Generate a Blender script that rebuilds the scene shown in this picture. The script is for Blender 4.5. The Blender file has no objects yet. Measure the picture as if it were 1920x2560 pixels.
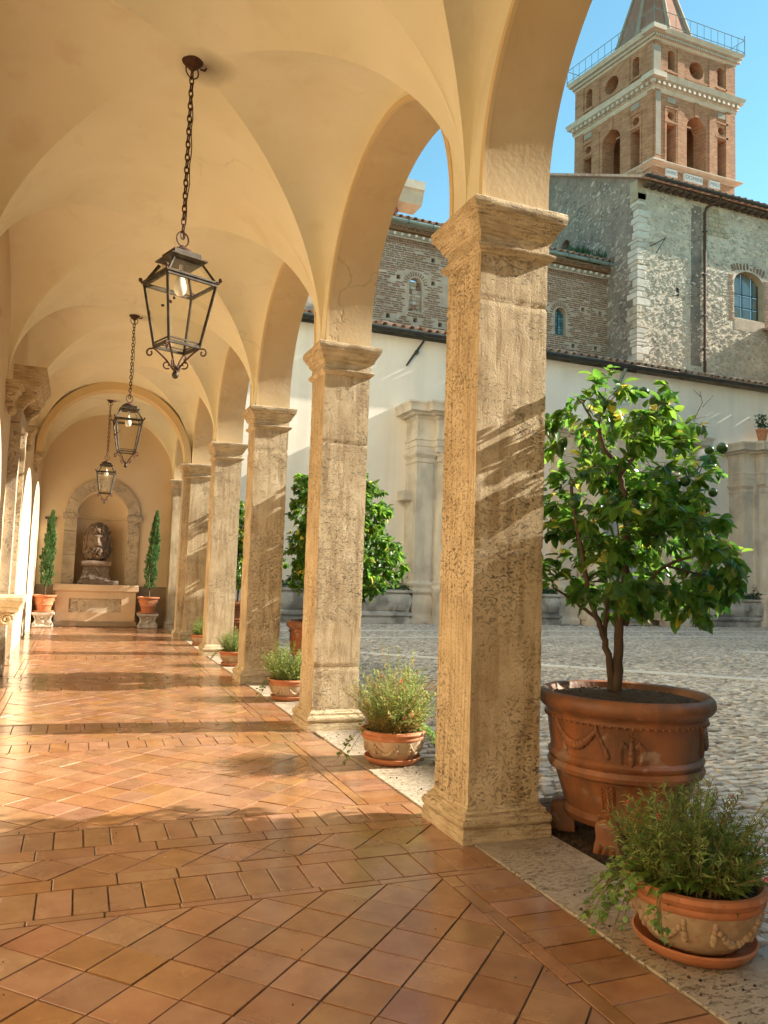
import bpy, math, random
import numpy as np
from mathutils import Vector, Matrix, noise as mnoise, geometry as mgeo

PI = math.pi
random.seed(7)
np.random.seed(7)
SC = bpy.context.scene
COL = SC.collection

# ------------------------------------------------------------------ camera
F_PX, YAW, PIT, ROL = 1946.25, math.radians(21.2135), math.radians(4.6908), math.radians(-1.9201)
CAM = Vector((-2.1788, 0.0, 1.55))
_f = Vector((math.sin(YAW) * math.cos(PIT), math.cos(YAW) * math.cos(PIT), math.sin(PIT)))
_r = Vector((math.cos(YAW), -math.sin(YAW), 0))
_u = _r.cross(_f)
CR = _r * math.cos(ROL) - _u * math.sin(ROL)
CU = _u * math.cos(ROL) + _r * math.sin(ROL)
CF = _f
cam = bpy.data.cameras.new("camera")
cam.sensor_fit = 'VERTICAL'
cam.sensor_height = 36.0
cam.lens = F_PX / 2560 * 36
cam.clip_start = 0.05
cam.clip_end = 3000
camo = bpy.data.objects.new("camera", cam)
COL.objects.link(camo)
camo.matrix_world = Matrix.Translation(CAM) @ Matrix((CR, CU, -CF)).transposed().to_4x4()
SC.camera = camo

# ------------------------------------------------------------------ light
SUN_TO = Vector((1.0, -0.13, 0.55)).normalized()          # towards the sun
ELEV = math.asin(SUN_TO.z)
ROT = math.atan2(SUN_TO.x, SUN_TO.y)
world = bpy.data.worlds.new("World")
SC.world = world
world.use_nodes = True
wn = world.node_tree
wn.nodes.clear()
wo = wn.nodes.new('ShaderNodeOutputWorld')
wb = wn.nodes.new('ShaderNodeBackground')
wb.inputs['Strength'].default_value = 0.108
sky = wn.nodes.new('ShaderNodeTexSky')
sky.sky_type = 'NISHITA'
sky.sun_disc = False
sky.sun_elevation = ELEV
sky.sun_rotation = ROT
sky.air_density = 1.0
sky.dust_density = 0.0
sky.ozone_density = 2.0
tint = wn.nodes.new('ShaderNodeMix')
tint.data_type = 'RGBA'
tint.blend_type = 'MULTIPLY'
tint.inputs['Factor'].default_value = 1.0
tint.inputs['B'].default_value = (0.68, 0.93, 0.77, 1)
wn.links.new(sky.outputs['Color'], tint.inputs['A'])
wn.links.new(tint.outputs['Result'], wb.inputs['Color'])
wn.links.new(wb.outputs['Background'], wo.inputs['Surface'])

sl = bpy.data.lights.new("sun", 'SUN')
sl.energy = 4.6
sl.angle = math.radians(0.5)
sl.color = (1.0, 0.92, 0.77)
so = bpy.data.objects.new("sun", sl)
COL.objects.link(so)
so.location = (30, -3, 30)
so.rotation_euler = (-SUN_TO).to_track_quat('-Z', 'Y').to_euler()

SC.view_settings.view_transform = 'Standard'
SC.view_settings.look = 'None'
SC.view_settings.gamma = 1.0
SC.view_settings.use_curve_mapping = False
SC.view_settings.exposure = 1.7
SC.render.engine = 'CYCLES'
SC.cycles.max_bounces = 10
SC.cycles.diffuse_bounces = 6
SC.cycles.transparent_max_bounces = 16

# ------------------------------------------------------------------ helpers
def S(r, g, b):
    def c(x):
        x /= 255.0
        return x / 12.92 if x <= 0.04045 else ((x + 0.055) / 1.055) ** 2.4
    return (c(r), c(g), c(b), 1.0)

class MB:
    def __init__(s):
        s.v = []; s.f = []
    def add(s, vs, fs, M=None):
        n = len(s.v)
        if M is not None:
            vs = [M @ Vector(v) for v in vs]
        s.v.extend([tuple(v) for v in vs])
        s.f.extend([tuple(i + n for i in f) for f in fs])
        return s
    def box(s, x0, x1, y0, y1, z0, z1, M=None):
        vs = [(x, y, z) for z in (z0, z1) for x, y in ((x0, y0), (x1, y0), (x1, y1), (x0, y1))]
        return s.add(vs, [(3, 2, 1, 0), (4, 5, 6, 7), (0, 1, 5, 4), (1, 2, 6, 5), (2, 3, 7, 6), (3, 0, 4, 7)], M)
    def bbox(s, x0, x1, y0, y1, z0, z1, b=0.01, M=None):
        # box with chamfered top and bottom rims
        vs = []
        for z, o in ((z0, b), (z0 + b, 0), (z1 - b, 0), (z1, b)):
            vs += [(x0 + o, y0 + o, z), (x1 - o, y0 + o, z), (x1 - o, y1 - o, z), (x0 + o, y1 - o, z)]
        fs = [(3, 2, 1, 0), (12, 13, 14, 15)]
        for k in range(3):
            for i in range(4):
                j = (i + 1) % 4
                fs.append((k * 4 + i, k * 4 + j, k * 4 + 4 + j, k * 4 + 4 + i))
        return s.add(vs, fs, M)
    def lathe(s, prof, n=32, M=None, cap0=True, cap1=True):
        vs = []; fs = []
        for r, z in prof:
            for i in range(n):
                a = 2 * PI * i / n
                vs.append((r * math.cos(a), r * math.sin(a), z))
        for k in range(len(prof) - 1):
            for i in range(n):
                j = (i + 1) % n
                fs.append((k * n + i, k * n + j, k * n + n + j, k * n + n + i))
        if cap0: fs.append(tuple(range(n - 1, -1, -1)))
        if cap1: fs.append(tuple((len(prof) - 1) * n + i for i in range(n)))
        return s.add(vs, fs, M)
    def tube(s, pts, rad, n=6, M=None, closed=False):
        pts = [Vector(p) for p in pts]
        m = len(pts)
        rs = rad if isinstance(rad, (list, tuple)) else [rad] * m
        vs = []; fs = []
        prev = None
        for k in range(m):
            if closed:
                t = (pts[(k + 1) % m] - pts[k - 1])
            else:
                t = pts[min(k + 1, m - 1)] - pts[max(k - 1, 0)]
            if t.length < 1e-9: t = Vector((0, 0, 1))
            t.normalize()
            if prev is None:
                a = Vector((0, 0, 1)) if abs(t.z) < 0.9 else Vector((1, 0, 0))
                prev = (a - t * a.dot(t)).normalized()
            else:
                q = prev - t * prev.dot(t)
                if q.length > 1e-6: prev = q.normalized()
            b = t.cross(prev)
            for i in range(n):
                an = 2 * PI * i / n
                vs.append(pts[k] + (prev * math.cos(an) + b * math.sin(an)) * rs[k])
        mm = m if closed else m - 1
        for k in range(mm):
            k2 = (k + 1) % m
            for i in range(n):
                j = (i + 1) % n
                fs.append((k * n + i, k * n + j, k2 * n + j, k2 * n + i))
        if not closed:
            fs.append(tuple(range(n - 1, -1, -1)))
            fs.append(tuple((m - 1) * n + i for i in range(n)))
        return s.add(vs, fs, M)
    def ball(s, c, r, n=10, sc=(1, 1, 1)):
        prof = []
        m = max(4, n // 2 + 1)
        vs = []; fs = []
        for k in range(m + 1):
            a = -PI / 2 + PI * k / m
            for i in range(n):
                b = 2 * PI * i / n
                vs.append((c[0] + r * sc[0] * math.cos(a) * math.cos(b), c[1] + r * sc[1] * math.cos(a) * math.sin(b), c[2] + r * sc[2] * math.sin(a)))
        for k in range(m):
            for i in range(n):
                j = (i + 1) % n
                fs.append((k * n + i, k * n + j, k * n + n + j, k * n + n + i))
        return s.add(vs, fs)
    def prism(s, poly, axis, a, b, M=None):
        # poly: 2D outline; extruded along axis ('x': poly is (y,z), 'y': poly is (x,z), 'z': poly is (x,y))
        def P(p, t):
            return (t, p[0], p[1]) if axis == 'x' else ((p[0], t, p[1]) if axis == 'y' else (p[0], p[1], t))
        n = len(poly)
        vs = [P(p, a) for p in poly] + [P(p, b) for p in poly]
        fs = [tuple(range(n)), tuple(range(2 * n - 1, n - 1, -1))]
        fs += [(i, (i + 1) % n, n + (i + 1) % n, n + i) for i in range(n)]
        return s.add(vs, fs, M)
    def rect_sweep(s, prof, x0, x1, y0, y1, nsub=1, amp=0.0, seed=0.0, caps=True, M=None):
        # horizontal moulding rings round a rectangle; prof = (outward offset, z)
        rings = []
        for o, z in prof:
            X0, X1, Y0, Y1 = x0 - o, x1 + o, y0 - o, y1 + o
            cs = [(X0, Y0), (X1, Y0), (X1, Y1), (X0, Y1)]
            ring = []
            for k in range(4):
                a, b = cs[k], cs[(k + 1) % 4]
                for i in range(nsub):
                    t = i / nsub
                    p = Vector((a[0] + (b[0] - a[0]) * t, a[1] + (b[1] - a[1]) * t, z))
                    if amp:
                        c = Vector(((x0 + x1) / 2, (y0 + y1) / 2, z))
                        d = (p - c).normalized()
                        h = mnoise.fractal(p * 9 + Vector((seed, 0, 0)), 1.0, 2.0, 4)
                        e = 1.0 + (2.6 if i == 0 else 0)
                        p += d * (h * amp - (abs(mnoise.noise(p * 14 + Vector((seed, 3, 1)))) * amp * 1.4 if i == 0 else 0))
                    ring.append(p)
            rings.append(ring)
        n = len(rings[0])
        vs = [p for r in rings for p in r]
        fs = []
        for k in range(len(rings) - 1):
            for i in range(n):
                j = (i + 1) % n
                fs.append((k * n + i, k * n + j, (k + 1) * n + j, (k + 1) * n + i))
        if caps:
            fs.append(tuple(range(n - 1, -1, -1)))
            fs.append(tuple((len(rings) - 1) * n + i for i in range(n)))
        return s.add(vs, fs, M)

def mesh_of(name, mb, mt, smooth=None):
    me = bpy.data.meshes.new(name)
    me.from_pydata([tuple(v) for v in mb.v], [], mb.f)
    if mt: me.materials.append(mt)
    if smooth is not None:
        me.polygons.foreach_set('use_smooth', [True] * len(me.polygons))
        me.set_sharp_from_angle(angle=math.radians(smooth))
    me.update()
    return me

def put(name, me, parent=None, M=None):
    o = bpy.data.objects.new(name, me)
    COL.objects.link(o)
    if M is not None: o.matrix_basis = M
    if parent is not None:
        o.parent = parent
        o.matrix_parent_inverse = PINV.get(parent.name, Matrix.Identity(4))
    return o

PINV = {}
def obj(name, mb, mt, parent=None, smooth=None, M=None):
    return put(name, mesh_of(name, mb, mt, smooth), parent, M)

def tag(o, label=None, cat=None, group=None, kind=None):
    if label: o['label'] = label
    if cat: o['category'] = cat
    if group: o['group'] = group
    if kind: o['kind'] = kind
    return o

def thing(name, label, cat, loc=(0, 0, 0), rz=0.0, group=None, world_verts=True):
    # an Empty at the thing's base; parts are written in world coordinates when world_verts is set
    o = bpy.data.objects.new(name, None)
    o.empty_display_size = 0.2
    COL.objects.link(o)
    o.location = loc
    o.rotation_euler = (0, 0, rz)
    if world_verts:
        PINV[o.name] = (Matrix.Translation(Vector(loc)) @ Matrix.Rotation(rz, 4, 'Z')).inverted()
    return tag(o, label, cat, group)

def dup(root, loc, rz=0.0, label=None, group=None, scale=None):
    r = root.copy(); COL.objects.link(r)
    r.location = loc; r.rotation_euler = (0, 0, rz)
    if scale: r.scale = (scale,) * 3
    if label: r['label'] = label
    if group: r['group'] = group
    for ch in list(root.children):
        c = ch.copy(); COL.objects.link(c); c.parent = r
        for g in list(ch.children):
            d = g.copy(); COL.objects.link(d); d.parent = c
    return r

def pix(p):
    d = Vector(p) - CAM
    z = d.dot(CF)
    if z < 0.05: return None
    return (960 + F_PX * d.dot(CR) / z, 1280 - F_PX * d.dot(CU) / z, z)
def seen(p, m=60):
    q = pix(p)
    return q is not None and -m < q[0] < 1920 + m and -m < q[1] < 2560 + m
def px_pt(x, y, Y):
    d = CF + CR * ((x - 960) / F_PX) - CU * ((y - 1280) / F_PX)
    return CAM + d * (Y / d.y)

def merged(name, me, mats, mt, parent, smooth=False, kind='stuff'):
    n = len(me.vertices)
    co = np.empty(n * 3); me.vertices.foreach_get('co', co); co = co.reshape(-1, 3)
    fs = [tuple(p.vertices) for p in me.polygons]
    if not mats: return None
    A = np.array([[list(r) for r in m] for m in mats])
    vs = np.einsum('kij,nj->kni', A[:, :3, :3], co) + A[:, None, :3, 3]
    vs = vs.reshape(-1, 3)
    sizes = [len(f) for f in fs]
    flat = np.concatenate([np.array(f) for f in fs])
    K = len(mats)
    loops = (flat[None, :] + (np.arange(K) * n)[:, None]).reshape(-1)
    m2 = bpy.data.meshes.new(name)
    m2.vertices.add(len(vs)); m2.vertices.foreach_set('co', vs.reshape(-1))
    m2.loops.add(len(loops)); m2.loops.foreach_set('vertex_index', loops)
    tot = np.tile(np.array(sizes), K)
    st = np.concatenate(([0], np.cumsum(tot)[:-1]))
    m2.polygons.add(len(tot))
    m2.polygons.foreach_set('loop_start', st)
    m2.polygons.foreach_set('loop_total', tot)
    m2.polygons.foreach_set('use_smooth', np.full(len(tot), smooth))
    m2.update(); m2.validate()
    m2.materials.append(mt)
    o = put(name, m2, parent)
    if kind: o['kind'] = kind
    return o

def pieces(name, me, mats, mt, parent, limit=300, key=None, stuff=None):
    def rank(m):
        p = m.translation
        q = pix(p)
        if q is None: return 1e6
        d = q[2] / max(1e-4, m.to_scale().x)
        return d if seen(p) else d + 1e5
    mats = sorted(mats, key=key or rank)
    for m in mats[:limit]:
        put(name, me, parent, m)
    if len(mats) > limit:
        merged(stuff or name + '_mass', me, mats[limit:], mt, parent, smooth=bool(len(me.polygons) and me.polygons[0].use_smooth))

# ------------------------------------------------------------------ materials
def mat(name, cols, scale=3.0, detail=6, stretch=(1, 1, 1), rough=0.8, bump=0.25, bscale=60, bdist=0.01,
        rnd=0.0, hue=0.0, stains=(), pits=None, streak=None, coat=0.0, metal=0.0, spec=0.4, rough_var=0.0,
        brick=None, trans=0.0, sat=0.0, cracks=None, spots=()):
    m = bpy.data.materials.new(name)
    m.use_nodes = True
    nt = m.node_tree; N = nt.nodes; L = nt.links
    N.clear()
    out = N.new('ShaderNodeOutputMaterial')
    b = N.new('ShaderNodeBsdfPrincipled')
    geo = N.new('ShaderNodeNewGeometry')
    mp = N.new('ShaderNodeMapping')
    mp.inputs['Scale'].default_value = stretch
    L.new(geo.outputs['Position'], mp.inputs['Vector'])
    def noise(sc, det=5, dist=0.0, vec=None, rg=0.55):
        n = N.new('ShaderNodeTexNoise')
        n.inputs['Scale'].default_value = sc
        n.inputs['Detail'].default_value = det
        n.inputs['Roughness'].default_value = rg
        n.inputs['Distortion'].default_value = dist
        L.new(vec or mp.outputs['Vector'], n.inputs['Vector'])
        return n.outputs['Fac']
    def ramp(fac, els):
        r = N.new('ShaderNodeValToRGB')
        e = r.color_ramp.elements
        while len(e) < len(els): e.new(0.5)
        for x, (p, c) in zip(e, els):
            x.position = p; x.color = c
        L.new(fac, r.inputs['Fac'])
        return r.outputs['Color']
    def mix(fac, a, c, mode='MIX'):
        x = N.new('ShaderNodeMix'); x.data_type = 'RGBA'; x.blend_type = mode
        if isinstance(fac, (int, float)): x.inputs['Factor'].default_value = fac
        else: L.new(fac, x.inputs['Factor'])
        for k, v in (('A', a), ('B', c)):
            if isinstance(v, tuple): x.inputs[k].default_value = v
            else: L.new(v, x.inputs[k])
        return x.outputs['Result']
    def math_(op, a, c=None):
        x = N.new('ShaderNodeMath'); x.operation = op
        for i, v in enumerate((a, c)):
            if v is None: continue
            if isinstance(v, (int, float)): x.inputs[i].default_value = v
            else: L.new(v, x.inputs[i])
        return x.outputs[0]
    if len(cols) == 1:
        col = cols[0]
        if not isinstance(col[0], float): col = col[1]
        c0 = N.new('ShaderNodeRGB'); c0.outputs[0].default_value = col; col = c0.outputs[0]
    else:
        k = len(cols)
        col = ramp(noise(scale, detail), [(0.28 + 0.44 * i / (k - 1), c) for i, c in enumerate(cols)])
    heights = []
    if brick:
        bw, bh, mortar, axis = brick
        bt = N.new('ShaderNodeTexBrick')
        sx = N.new('ShaderNodeSeparateXYZ'); L.new(geo.outputs['Position'], sx.inputs[0])
        cx = N.new('ShaderNodeCombineXYZ')
        hv = math_('ADD', sx.outputs['X'], sx.outputs['Y'])
        L.new(hv, cx.inputs['X']); L.new(sx.outputs['Z'], cx.inputs['Y'])
        L.new(cx.outputs[0], bt.inputs['Vector'])
        bt.inputs['Scale'].default_value = 1.0
        bt.inputs['Brick Width'].default_value = bw
        bt.inputs['Row Height'].default_value = bh
        bt.inputs['Mortar Size'].default_value = bh * 0.09
        bt.inputs['Color1'].default_value = (1, 1, 1, 1)
        bt.inputs['Color2'].default_value = (0.62, 0.6, 0.58, 1)
        bt.inputs['Mortar'].default_value = mortar
        col = mix(1.0, col, bt.outputs['Color'], 'MULTIPLY')
        heights.append((math_('SUBTRACT', 1.0, bt.outputs['Fac']), 0.5, 0.01))
    for (sc, lo, hi, c, amt) in stains:
        f = ramp(noise(sc, 7, 0.3), [(lo, (0, 0, 0, 1)), (hi, (1, 1, 1, 1))])
        col = mix(math_('MULTIPLY', f, amt), col, c)
    for (pt, rad, c, amt) in spots:
        vm = N.new('ShaderNodeVectorMath'); vm.operation = 'DISTANCE'
        L.new(geo.outputs['Position'], vm.inputs[0]); vm.inputs[1].default_value = pt
        dn_ = math_('ADD', math_('DIVIDE', vm.outputs['Value'], rad), math_('MULTIPLY', math_('SUBTRACT', noise(5, 4), .5), .5))
        f = ramp(dn_, [(0.1, (1, 1, 1, 1)), (1.0, (0, 0, 0, 1))])
        col = mix(math_('MULTIPLY', f, amt), col, c)
    if cracks:
        sc, wd, c, amt = cracks
        vo = N.new('ShaderNodeTexVoronoi'); vo.feature = 'DISTANCE_TO_EDGE'
        vo.inputs['Scale'].default_value = sc
        wv = N.new('ShaderNodeTexNoise'); wv.inputs['Scale'].default_value = 2.2; wv.inputs['Detail'].default_value = 6
        L.new(geo.outputs['Position'], wv.inputs['Vector'])
        va = N.new('ShaderNodeMix'); va.data_type = 'VECTOR'; va.inputs['Factor'].default_value = .45
        L.new(geo.outputs['Position'], va.inputs['A']); L.new(wv.outputs['Color'], va.inputs['B'])
        L.new(va.outputs['Result'], vo.inputs['Vector'])
        f = ramp(vo.outputs['Distance'], [(0.0, (1, 1, 1, 1)), (wd, (0, 0, 0, 1))])
        msk = ramp(noise(.6, 3), [(.52, (0, 0, 0, 1)), (.62, (1, 1, 1, 1))])
        f = math_('MULTIPLY', f, msk)
        col = mix(math_('MULTIPLY', f, amt), col, c)
        heights.append((math_('SUBTRACT', 1.0, f), 0.4, 0.004))
    if streak:
        sc, zs, c, amt = streak
        mp2 = N.new('ShaderNodeMapping'); mp2.inputs['Scale'].default_value = zs
        L.new(geo.outputs['Position'], mp2.inputs['Vector'])
        f = noise(sc, 6, 0.0, mp2.outputs['Vector'])
        f = ramp(f, [(0.48, (0, 0, 0, 1)), (0.66, (1, 1, 1, 1))])
        col = mix(math_('MULTIPLY', f, amt), col, c)
        heights.append((math_('SUBTRACT', 1.0, f), 0.35, 0.006))
    if pits:
        pmask = ramp(noise(1.3, 3), [(0.38, (.12, .12, .12, 1)), (0.62, (1, 1, 1, 1))])
        for (sc, lo, hi, depth, dark, st) in pits:
            mp3 = N.new('ShaderNodeMapping'); mp3.inputs['Scale'].default_value = st
            L.new(geo.outputs['Position'], mp3.inputs['Vector'])
            f = noise(sc, 4, 0.6, mp3.outputs['Vector'], 0.6)
            f = math_('MULTIPLY', ramp(f, [(lo, (0, 0, 0, 1)), (hi, (1, 1, 1, 1))]), pmask)
            if dark: col = mix(math_('MULTIPLY', f, dark), col, (0.16, 0.11, 0.07, 1))
            heights.append((math_('SUBTRACT', 1.0, f), 1.0, depth))
    if rnd or hue or sat:
        oi = N.new('ShaderNodeObjectInfo')
        rv = math_('FRACT', math_('ADD', oi.outputs['Random'], geo.outputs['Random Per Island']))
        hs = N.new('ShaderNodeHueSaturation')
        L.new(col, hs.inputs['Color'])
        L.new(math_('ADD', math_('MULTIPLY', rv, rnd), 1.0 - rnd / 2), hs.inputs['Value'])
        rv2 = math_('FRACT', math_('MULTIPLY', rv, 7.31))
        L.new(math_('ADD', math_('MULTIPLY', rv2, hue), 0.5 - hue / 2), hs.inputs['Hue'])
        if sat: L.new(math_('ADD', math_('MULTIPLY', math_('FRACT', math_('MULTIPLY', rv, 3.7)), sat), 1.0 - sat / 2), hs.inputs['Saturation'])
        col = hs.outputs['Color']
    if isinstance(col, tuple): b.inputs['Base Color'].default_value = col
    else: L.new(col, b.inputs['Base Color'])
    if bump: heights.append((noise(bscale, 6), bump, bdist))
    nrm = None
    for (h, st, dist) in heights:
        bn = N.new('ShaderNodeBump')
        bn.inputs['Strength'].default_value = min(1.0, st)
        bn.inputs['Distance'].default_value = dist
        L.new(h, bn.inputs['Height'])
        if nrm is not None: L.new(nrm, bn.inputs['Normal'])
        nrm = bn.outputs['Normal']
    if nrm is not None: L.new(nrm, b.inputs['Normal'])
    b.inputs['Roughness'].default_value = rough
    if rough_var:
        r = ramp(noise(4.5, 5), [(0.3, (max(0, rough - rough_var),) * 3 + (1,)), (0.7, (min(1, rough + rough_var),) * 3 + (1,))])
        L.new(r, b.inputs['Roughness'])
    b.inputs['Metallic'].default_value = metal
    b.inputs['Specular IOR Level'].default_value = spec
    b.inputs['Coat Weight'].default_value = coat
    b.inputs['Coat Roughness'].default_value = 0.16
    sh = b.outputs[0]
    if trans:
        t = N.new('ShaderNodeBsdfTranslucent')
        hs2 = N.new('ShaderNodeHueSaturation'); hs2.inputs['Value'].default_value = 2.6; hs2.inputs['Hue'].default_value = 0.475
        L.new(col, hs2.inputs['Color']); L.new(hs2.outputs[0], t.inputs['Color'])
        ms = N.new('ShaderNodeMixShader'); ms.inputs[0].default_value = trans
        L.new(sh, ms.inputs[1]); L.new(t.outputs[0], ms.inputs[2]); sh = ms.outputs[0]
    L.new(sh, out.inputs['Surface'])
    return m

def glass_mat(name, tintc, dusty, gl=0.1):
    m = bpy.data.materials.new(name); m.use_nodes = True
    nt = m.node_tree; N = nt.nodes; L = nt.links; N.clear()
    out = N.new('ShaderNodeOutputMaterial')
    t = N.new('ShaderNodeBsdfTransparent'); t.inputs[0].default_value = tintc
    d = N.new('ShaderNodeBsdfDiffuse'); d.inputs[0].default_value = (0.7, 0.62, 0.48, 1)
    g = N.new('ShaderNodeBsdfGlossy'); g.inputs['Roughness'].default_value = 0.03
    a = N.new('ShaderNodeMixShader'); a.inputs[0].default_value = dusty
    L.new(t.outputs[0], a.inputs[1]); L.new(d.outputs[0], a.inputs[2])
    c = N.new('ShaderNodeMixShader')
    lw_ = N.new('ShaderNodeLayerWeight'); lw_.inputs['Blend'].default_value = 0.5
    pw = N.new('ShaderNodeMath'); pw.operation = 'POWER'; pw.inputs[1].default_value = 4.0
    L.new(lw_.outputs['Facing'], pw.inputs[0])
    ma = N.new('ShaderNodeMath'); ma.operation = 'MULTIPLY_ADD'; ma.inputs[1].default_value = 0.7; ma.inputs[2].default_value = 0.05
    L.new(pw.outputs[0], ma.inputs[0])
    L.new(ma.outputs[0], c.inputs[0])
    L.new(a.outputs[0], c.inputs[1]); L.new(g.outputs[0], c.inputs[2])
    L.new(c.outputs[0], out.inputs['Surface'])
    return m

M = {}
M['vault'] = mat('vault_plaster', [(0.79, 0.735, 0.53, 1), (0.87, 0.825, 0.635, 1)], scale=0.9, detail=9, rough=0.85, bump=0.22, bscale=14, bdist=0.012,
                 stains=((0.5, 0.50, 0.8, (0.70, 0.60, 0.385, 1), 0.55), (2.6, 0.56, 0.72, (0.70, 0.60, 0.42, 1), 0.4), (9, 0.70, 0.76, (0.55, 0.44, 0.30, 1), 0.3)),
                 cracks=(.55, .004, (0.50, 0.39, 0.26, 1), .35),
                 spots=(((-1.46, 6.16, 5.6), .26, (0.16, 0.12, 0.08, 1), .75), ((-1.5, 12.98, 5.6), .22, (0.2, 0.15, 0.1, 1), .5), ((-1.62, 19.95, 5.6), .22, (0.2, 0.15, 0.1, 1), .5)))
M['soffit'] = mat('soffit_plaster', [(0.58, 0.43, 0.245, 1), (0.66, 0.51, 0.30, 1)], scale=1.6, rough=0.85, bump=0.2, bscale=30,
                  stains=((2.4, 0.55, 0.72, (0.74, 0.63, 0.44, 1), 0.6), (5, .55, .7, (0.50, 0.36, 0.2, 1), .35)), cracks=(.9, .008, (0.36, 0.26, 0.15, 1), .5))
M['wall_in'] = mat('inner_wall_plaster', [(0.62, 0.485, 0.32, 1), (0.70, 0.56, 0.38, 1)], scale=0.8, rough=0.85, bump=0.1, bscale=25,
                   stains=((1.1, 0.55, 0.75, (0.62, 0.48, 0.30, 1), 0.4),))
M['rib'] = mat('rib_plaster', [(0.66, 0.50, 0.27, 1), (0.74, 0.58, 0.33, 1)], scale=1.5, rough=0.85, bump=0.15, bscale=30)
TRAV = [(0.48, 0.37, 0.225, 1), (0.63, 0.505, 0.32, 1), (0.73, 0.605, 0.41, 1)]
M['trav'] = mat('travertine_pillar', TRAV, scale=4, detail=10, rough=0.9, bump=0.5, bscale=95, bdist=0.009,
                streak=(7.0, (2.2, 7.0, 0.25), (0.30, 0.20, 0.10, 1), 0.55),
                pits=((48, 0.56, 0.64, 0.014, 0.55, (1, 1, 1.5)), (24, 0.62, 0.70, 0.022, 0.6, (1, 1, 1.4))),
                stains=((0.9, 0.45, 0.8, (0.42, 0.31, 0.18, 1), 0.5), (5, 0.56, 0.75, (0.36, 0.26, 0.15, 1), 0.4)))
M['trav_cap'] = mat('travertine_moulding', TRAV, scale=7, detail=10, rough=0.9, bump=0.6, bscale=80, bdist=0.010,
                    streak=(9.0, (0.6, 0.6, 9.0), (0.26, 0.17, 0.085, 1), 0.6),
                    pits=((50, 0.57, 0.65, 0.010, 0.65, (1, 1, 2.4)),),
                    stains=((2.5, 0.5, 0.75, (0.32, 0.22, 0.12, 1), 0.5),))
M['slab'] = mat('travertine_paving', [(0.34, 0.27, 0.19, 1), (0.47, 0.39, 0.285, 1), (0.56, 0.48, 0.37, 1)], scale=4, detail=10, rough=0.7, bump=0.5, bscale=50,
                pits=((30, 0.56, 0.62, 0.012, 0.75, (1, 1.8, 1)), (12, 0.60, 0.66, 0.012, 0.6, (1, 2.2, 1))), rnd=0.16,
                stains=((2.0, 0.45, 0.75, (0.28, 0.21, 0.135, 1), 0.65), (0.7, .5, .7, (0.33, 0.26, 0.18, 1), .4)))
COTTO = [(0.265, 0.122, 0.060, 1), (0.335, 0.165, 0.083, 1), (0.40, 0.213, 0.112, 1)]
M['cotto'] = mat('waxed_terracotta_tile', COTTO, scale=6, detail=8, rough=0.22, bump=0.14, bscale=30, bdist=0.005, rnd=0.26, hue=0.016, sat=0.18, rough_var=0.10,
                 coat=0.55, spec=0.5, stains=((1.0, 0.5, 0.75, (0.33, 0.185, 0.085, 1), 0.4), (22, 0.64, 0.74, (0.16, 0.075, 0.035, 1), 0.4), (3.1, 0.48, 0.80, (0.46, 0.27, 0.14, 1), 0.4), (7, 0.5, 0.8, (0.25, 0.12, 0.06, 1), 0.3)))
M['joint'] = mat('floor_joint_mortar', [(0.075, 0.048, 0.03, 1), (0.17, 0.115, 0.07, 1)], scale=9, rough=0.9, bump=0.4)
M['strip'] = mat('white_paving_strip', [(0.62, 0.58, 0.53, 1), (0.74, 0.70, 0.65, 1)], scale=4, detail=8, rough=0.6, bump=0.3, bscale=40, rnd=0.15)
M['cobble'] = mat('limestone_cobble', [(0.33, 0.295, 0.265, 1), (0.53, 0.48, 0.435, 1), (0.70, 0.645, 0.585, 1)], scale=8, detail=7, rough=0.48, bump=0.6, bscale=45, bdist=0.012, rnd=0.55, hue=0.02, rough_var=0.15,
                  stains=((0.35, 0.5, 0.7, (0.24, 0.21, 0.18, 1), 0.4),))
M['earth'] = mat('cobble_joint_earth', [(0.045, 0.035, 0.026, 1), (0.10, 0.08, 0.055, 1)], scale=9, rough=0.95, bump=0.6)
M['soil'] = mat('dark_soil', [(0.035, 0.022, 0.013, 1), (0.10, 0.065, 0.04, 1)], scale=18, rough=0.95, bump=1.0, bscale=50, bdist=0.02, rnd=0.4)
M['terra'] = mat('weathered_terracotta', [(0.20, 0.065, 0.024, 1), (0.33, 0.115, 0.04, 1), (0.42, 0.165, 0.065, 1)], scale=2.6, detail=9, rough=0.5, bump=0.35, bscale=45, bdist=0.006, spec=0.5, rough_var=.15,
                 stains=((1.6, 0.41, 0.60, (0.075, 0.045, 0.028, 1), 0.82), (4.2, 0.60, 0.66, (0.48, 0.37, 0.27, 1), 0.6), (11, 0.62, 0.72, (0.12, 0.05, 0.025, 1), 0.5)),
                 streak=(2.4, (3, 3, 0.35), (0.14, 0.075, 0.04, 1), 0.6))
M['terra_red'] = mat('red_terracotta', [(0.44, 0.15, 0.06, 1), (0.54, 0.22, 0.10, 1)], scale=6, rough=0.7, bump=0.15, bscale=60, stains=((6, 0.52, 0.7, (0.28, 0.11, 0.05, 1), 0.6), (9, .58, .68, (0.56, 0.42, 0.32, 1), .4), (30, .62, .7, (0.22, 0.09, 0.05, 1), .4)))
M['terra_pale'] = mat('limewashed_terracotta', [(0.42, 0.29, 0.17, 1), (0.56, 0.42, 0.28, 1)], scale=6, detail=8, rough=0.8, bump=0.3, bscale=55, stains=((5, 0.48, 0.66, (0.28, 0.17, 0.09, 1), 0.65), (14, .55, .68, (0.36, 0.16, 0.08, 1), .5)))
M['bark'] = mat('lemon_bark', [(0.055, 0.035, 0.022, 1), (0.13, 0.085, 0.055, 1)], scale=9, stretch=(2, 2, .4), rough=0.85, bump=0.6, bscale=40)
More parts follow.
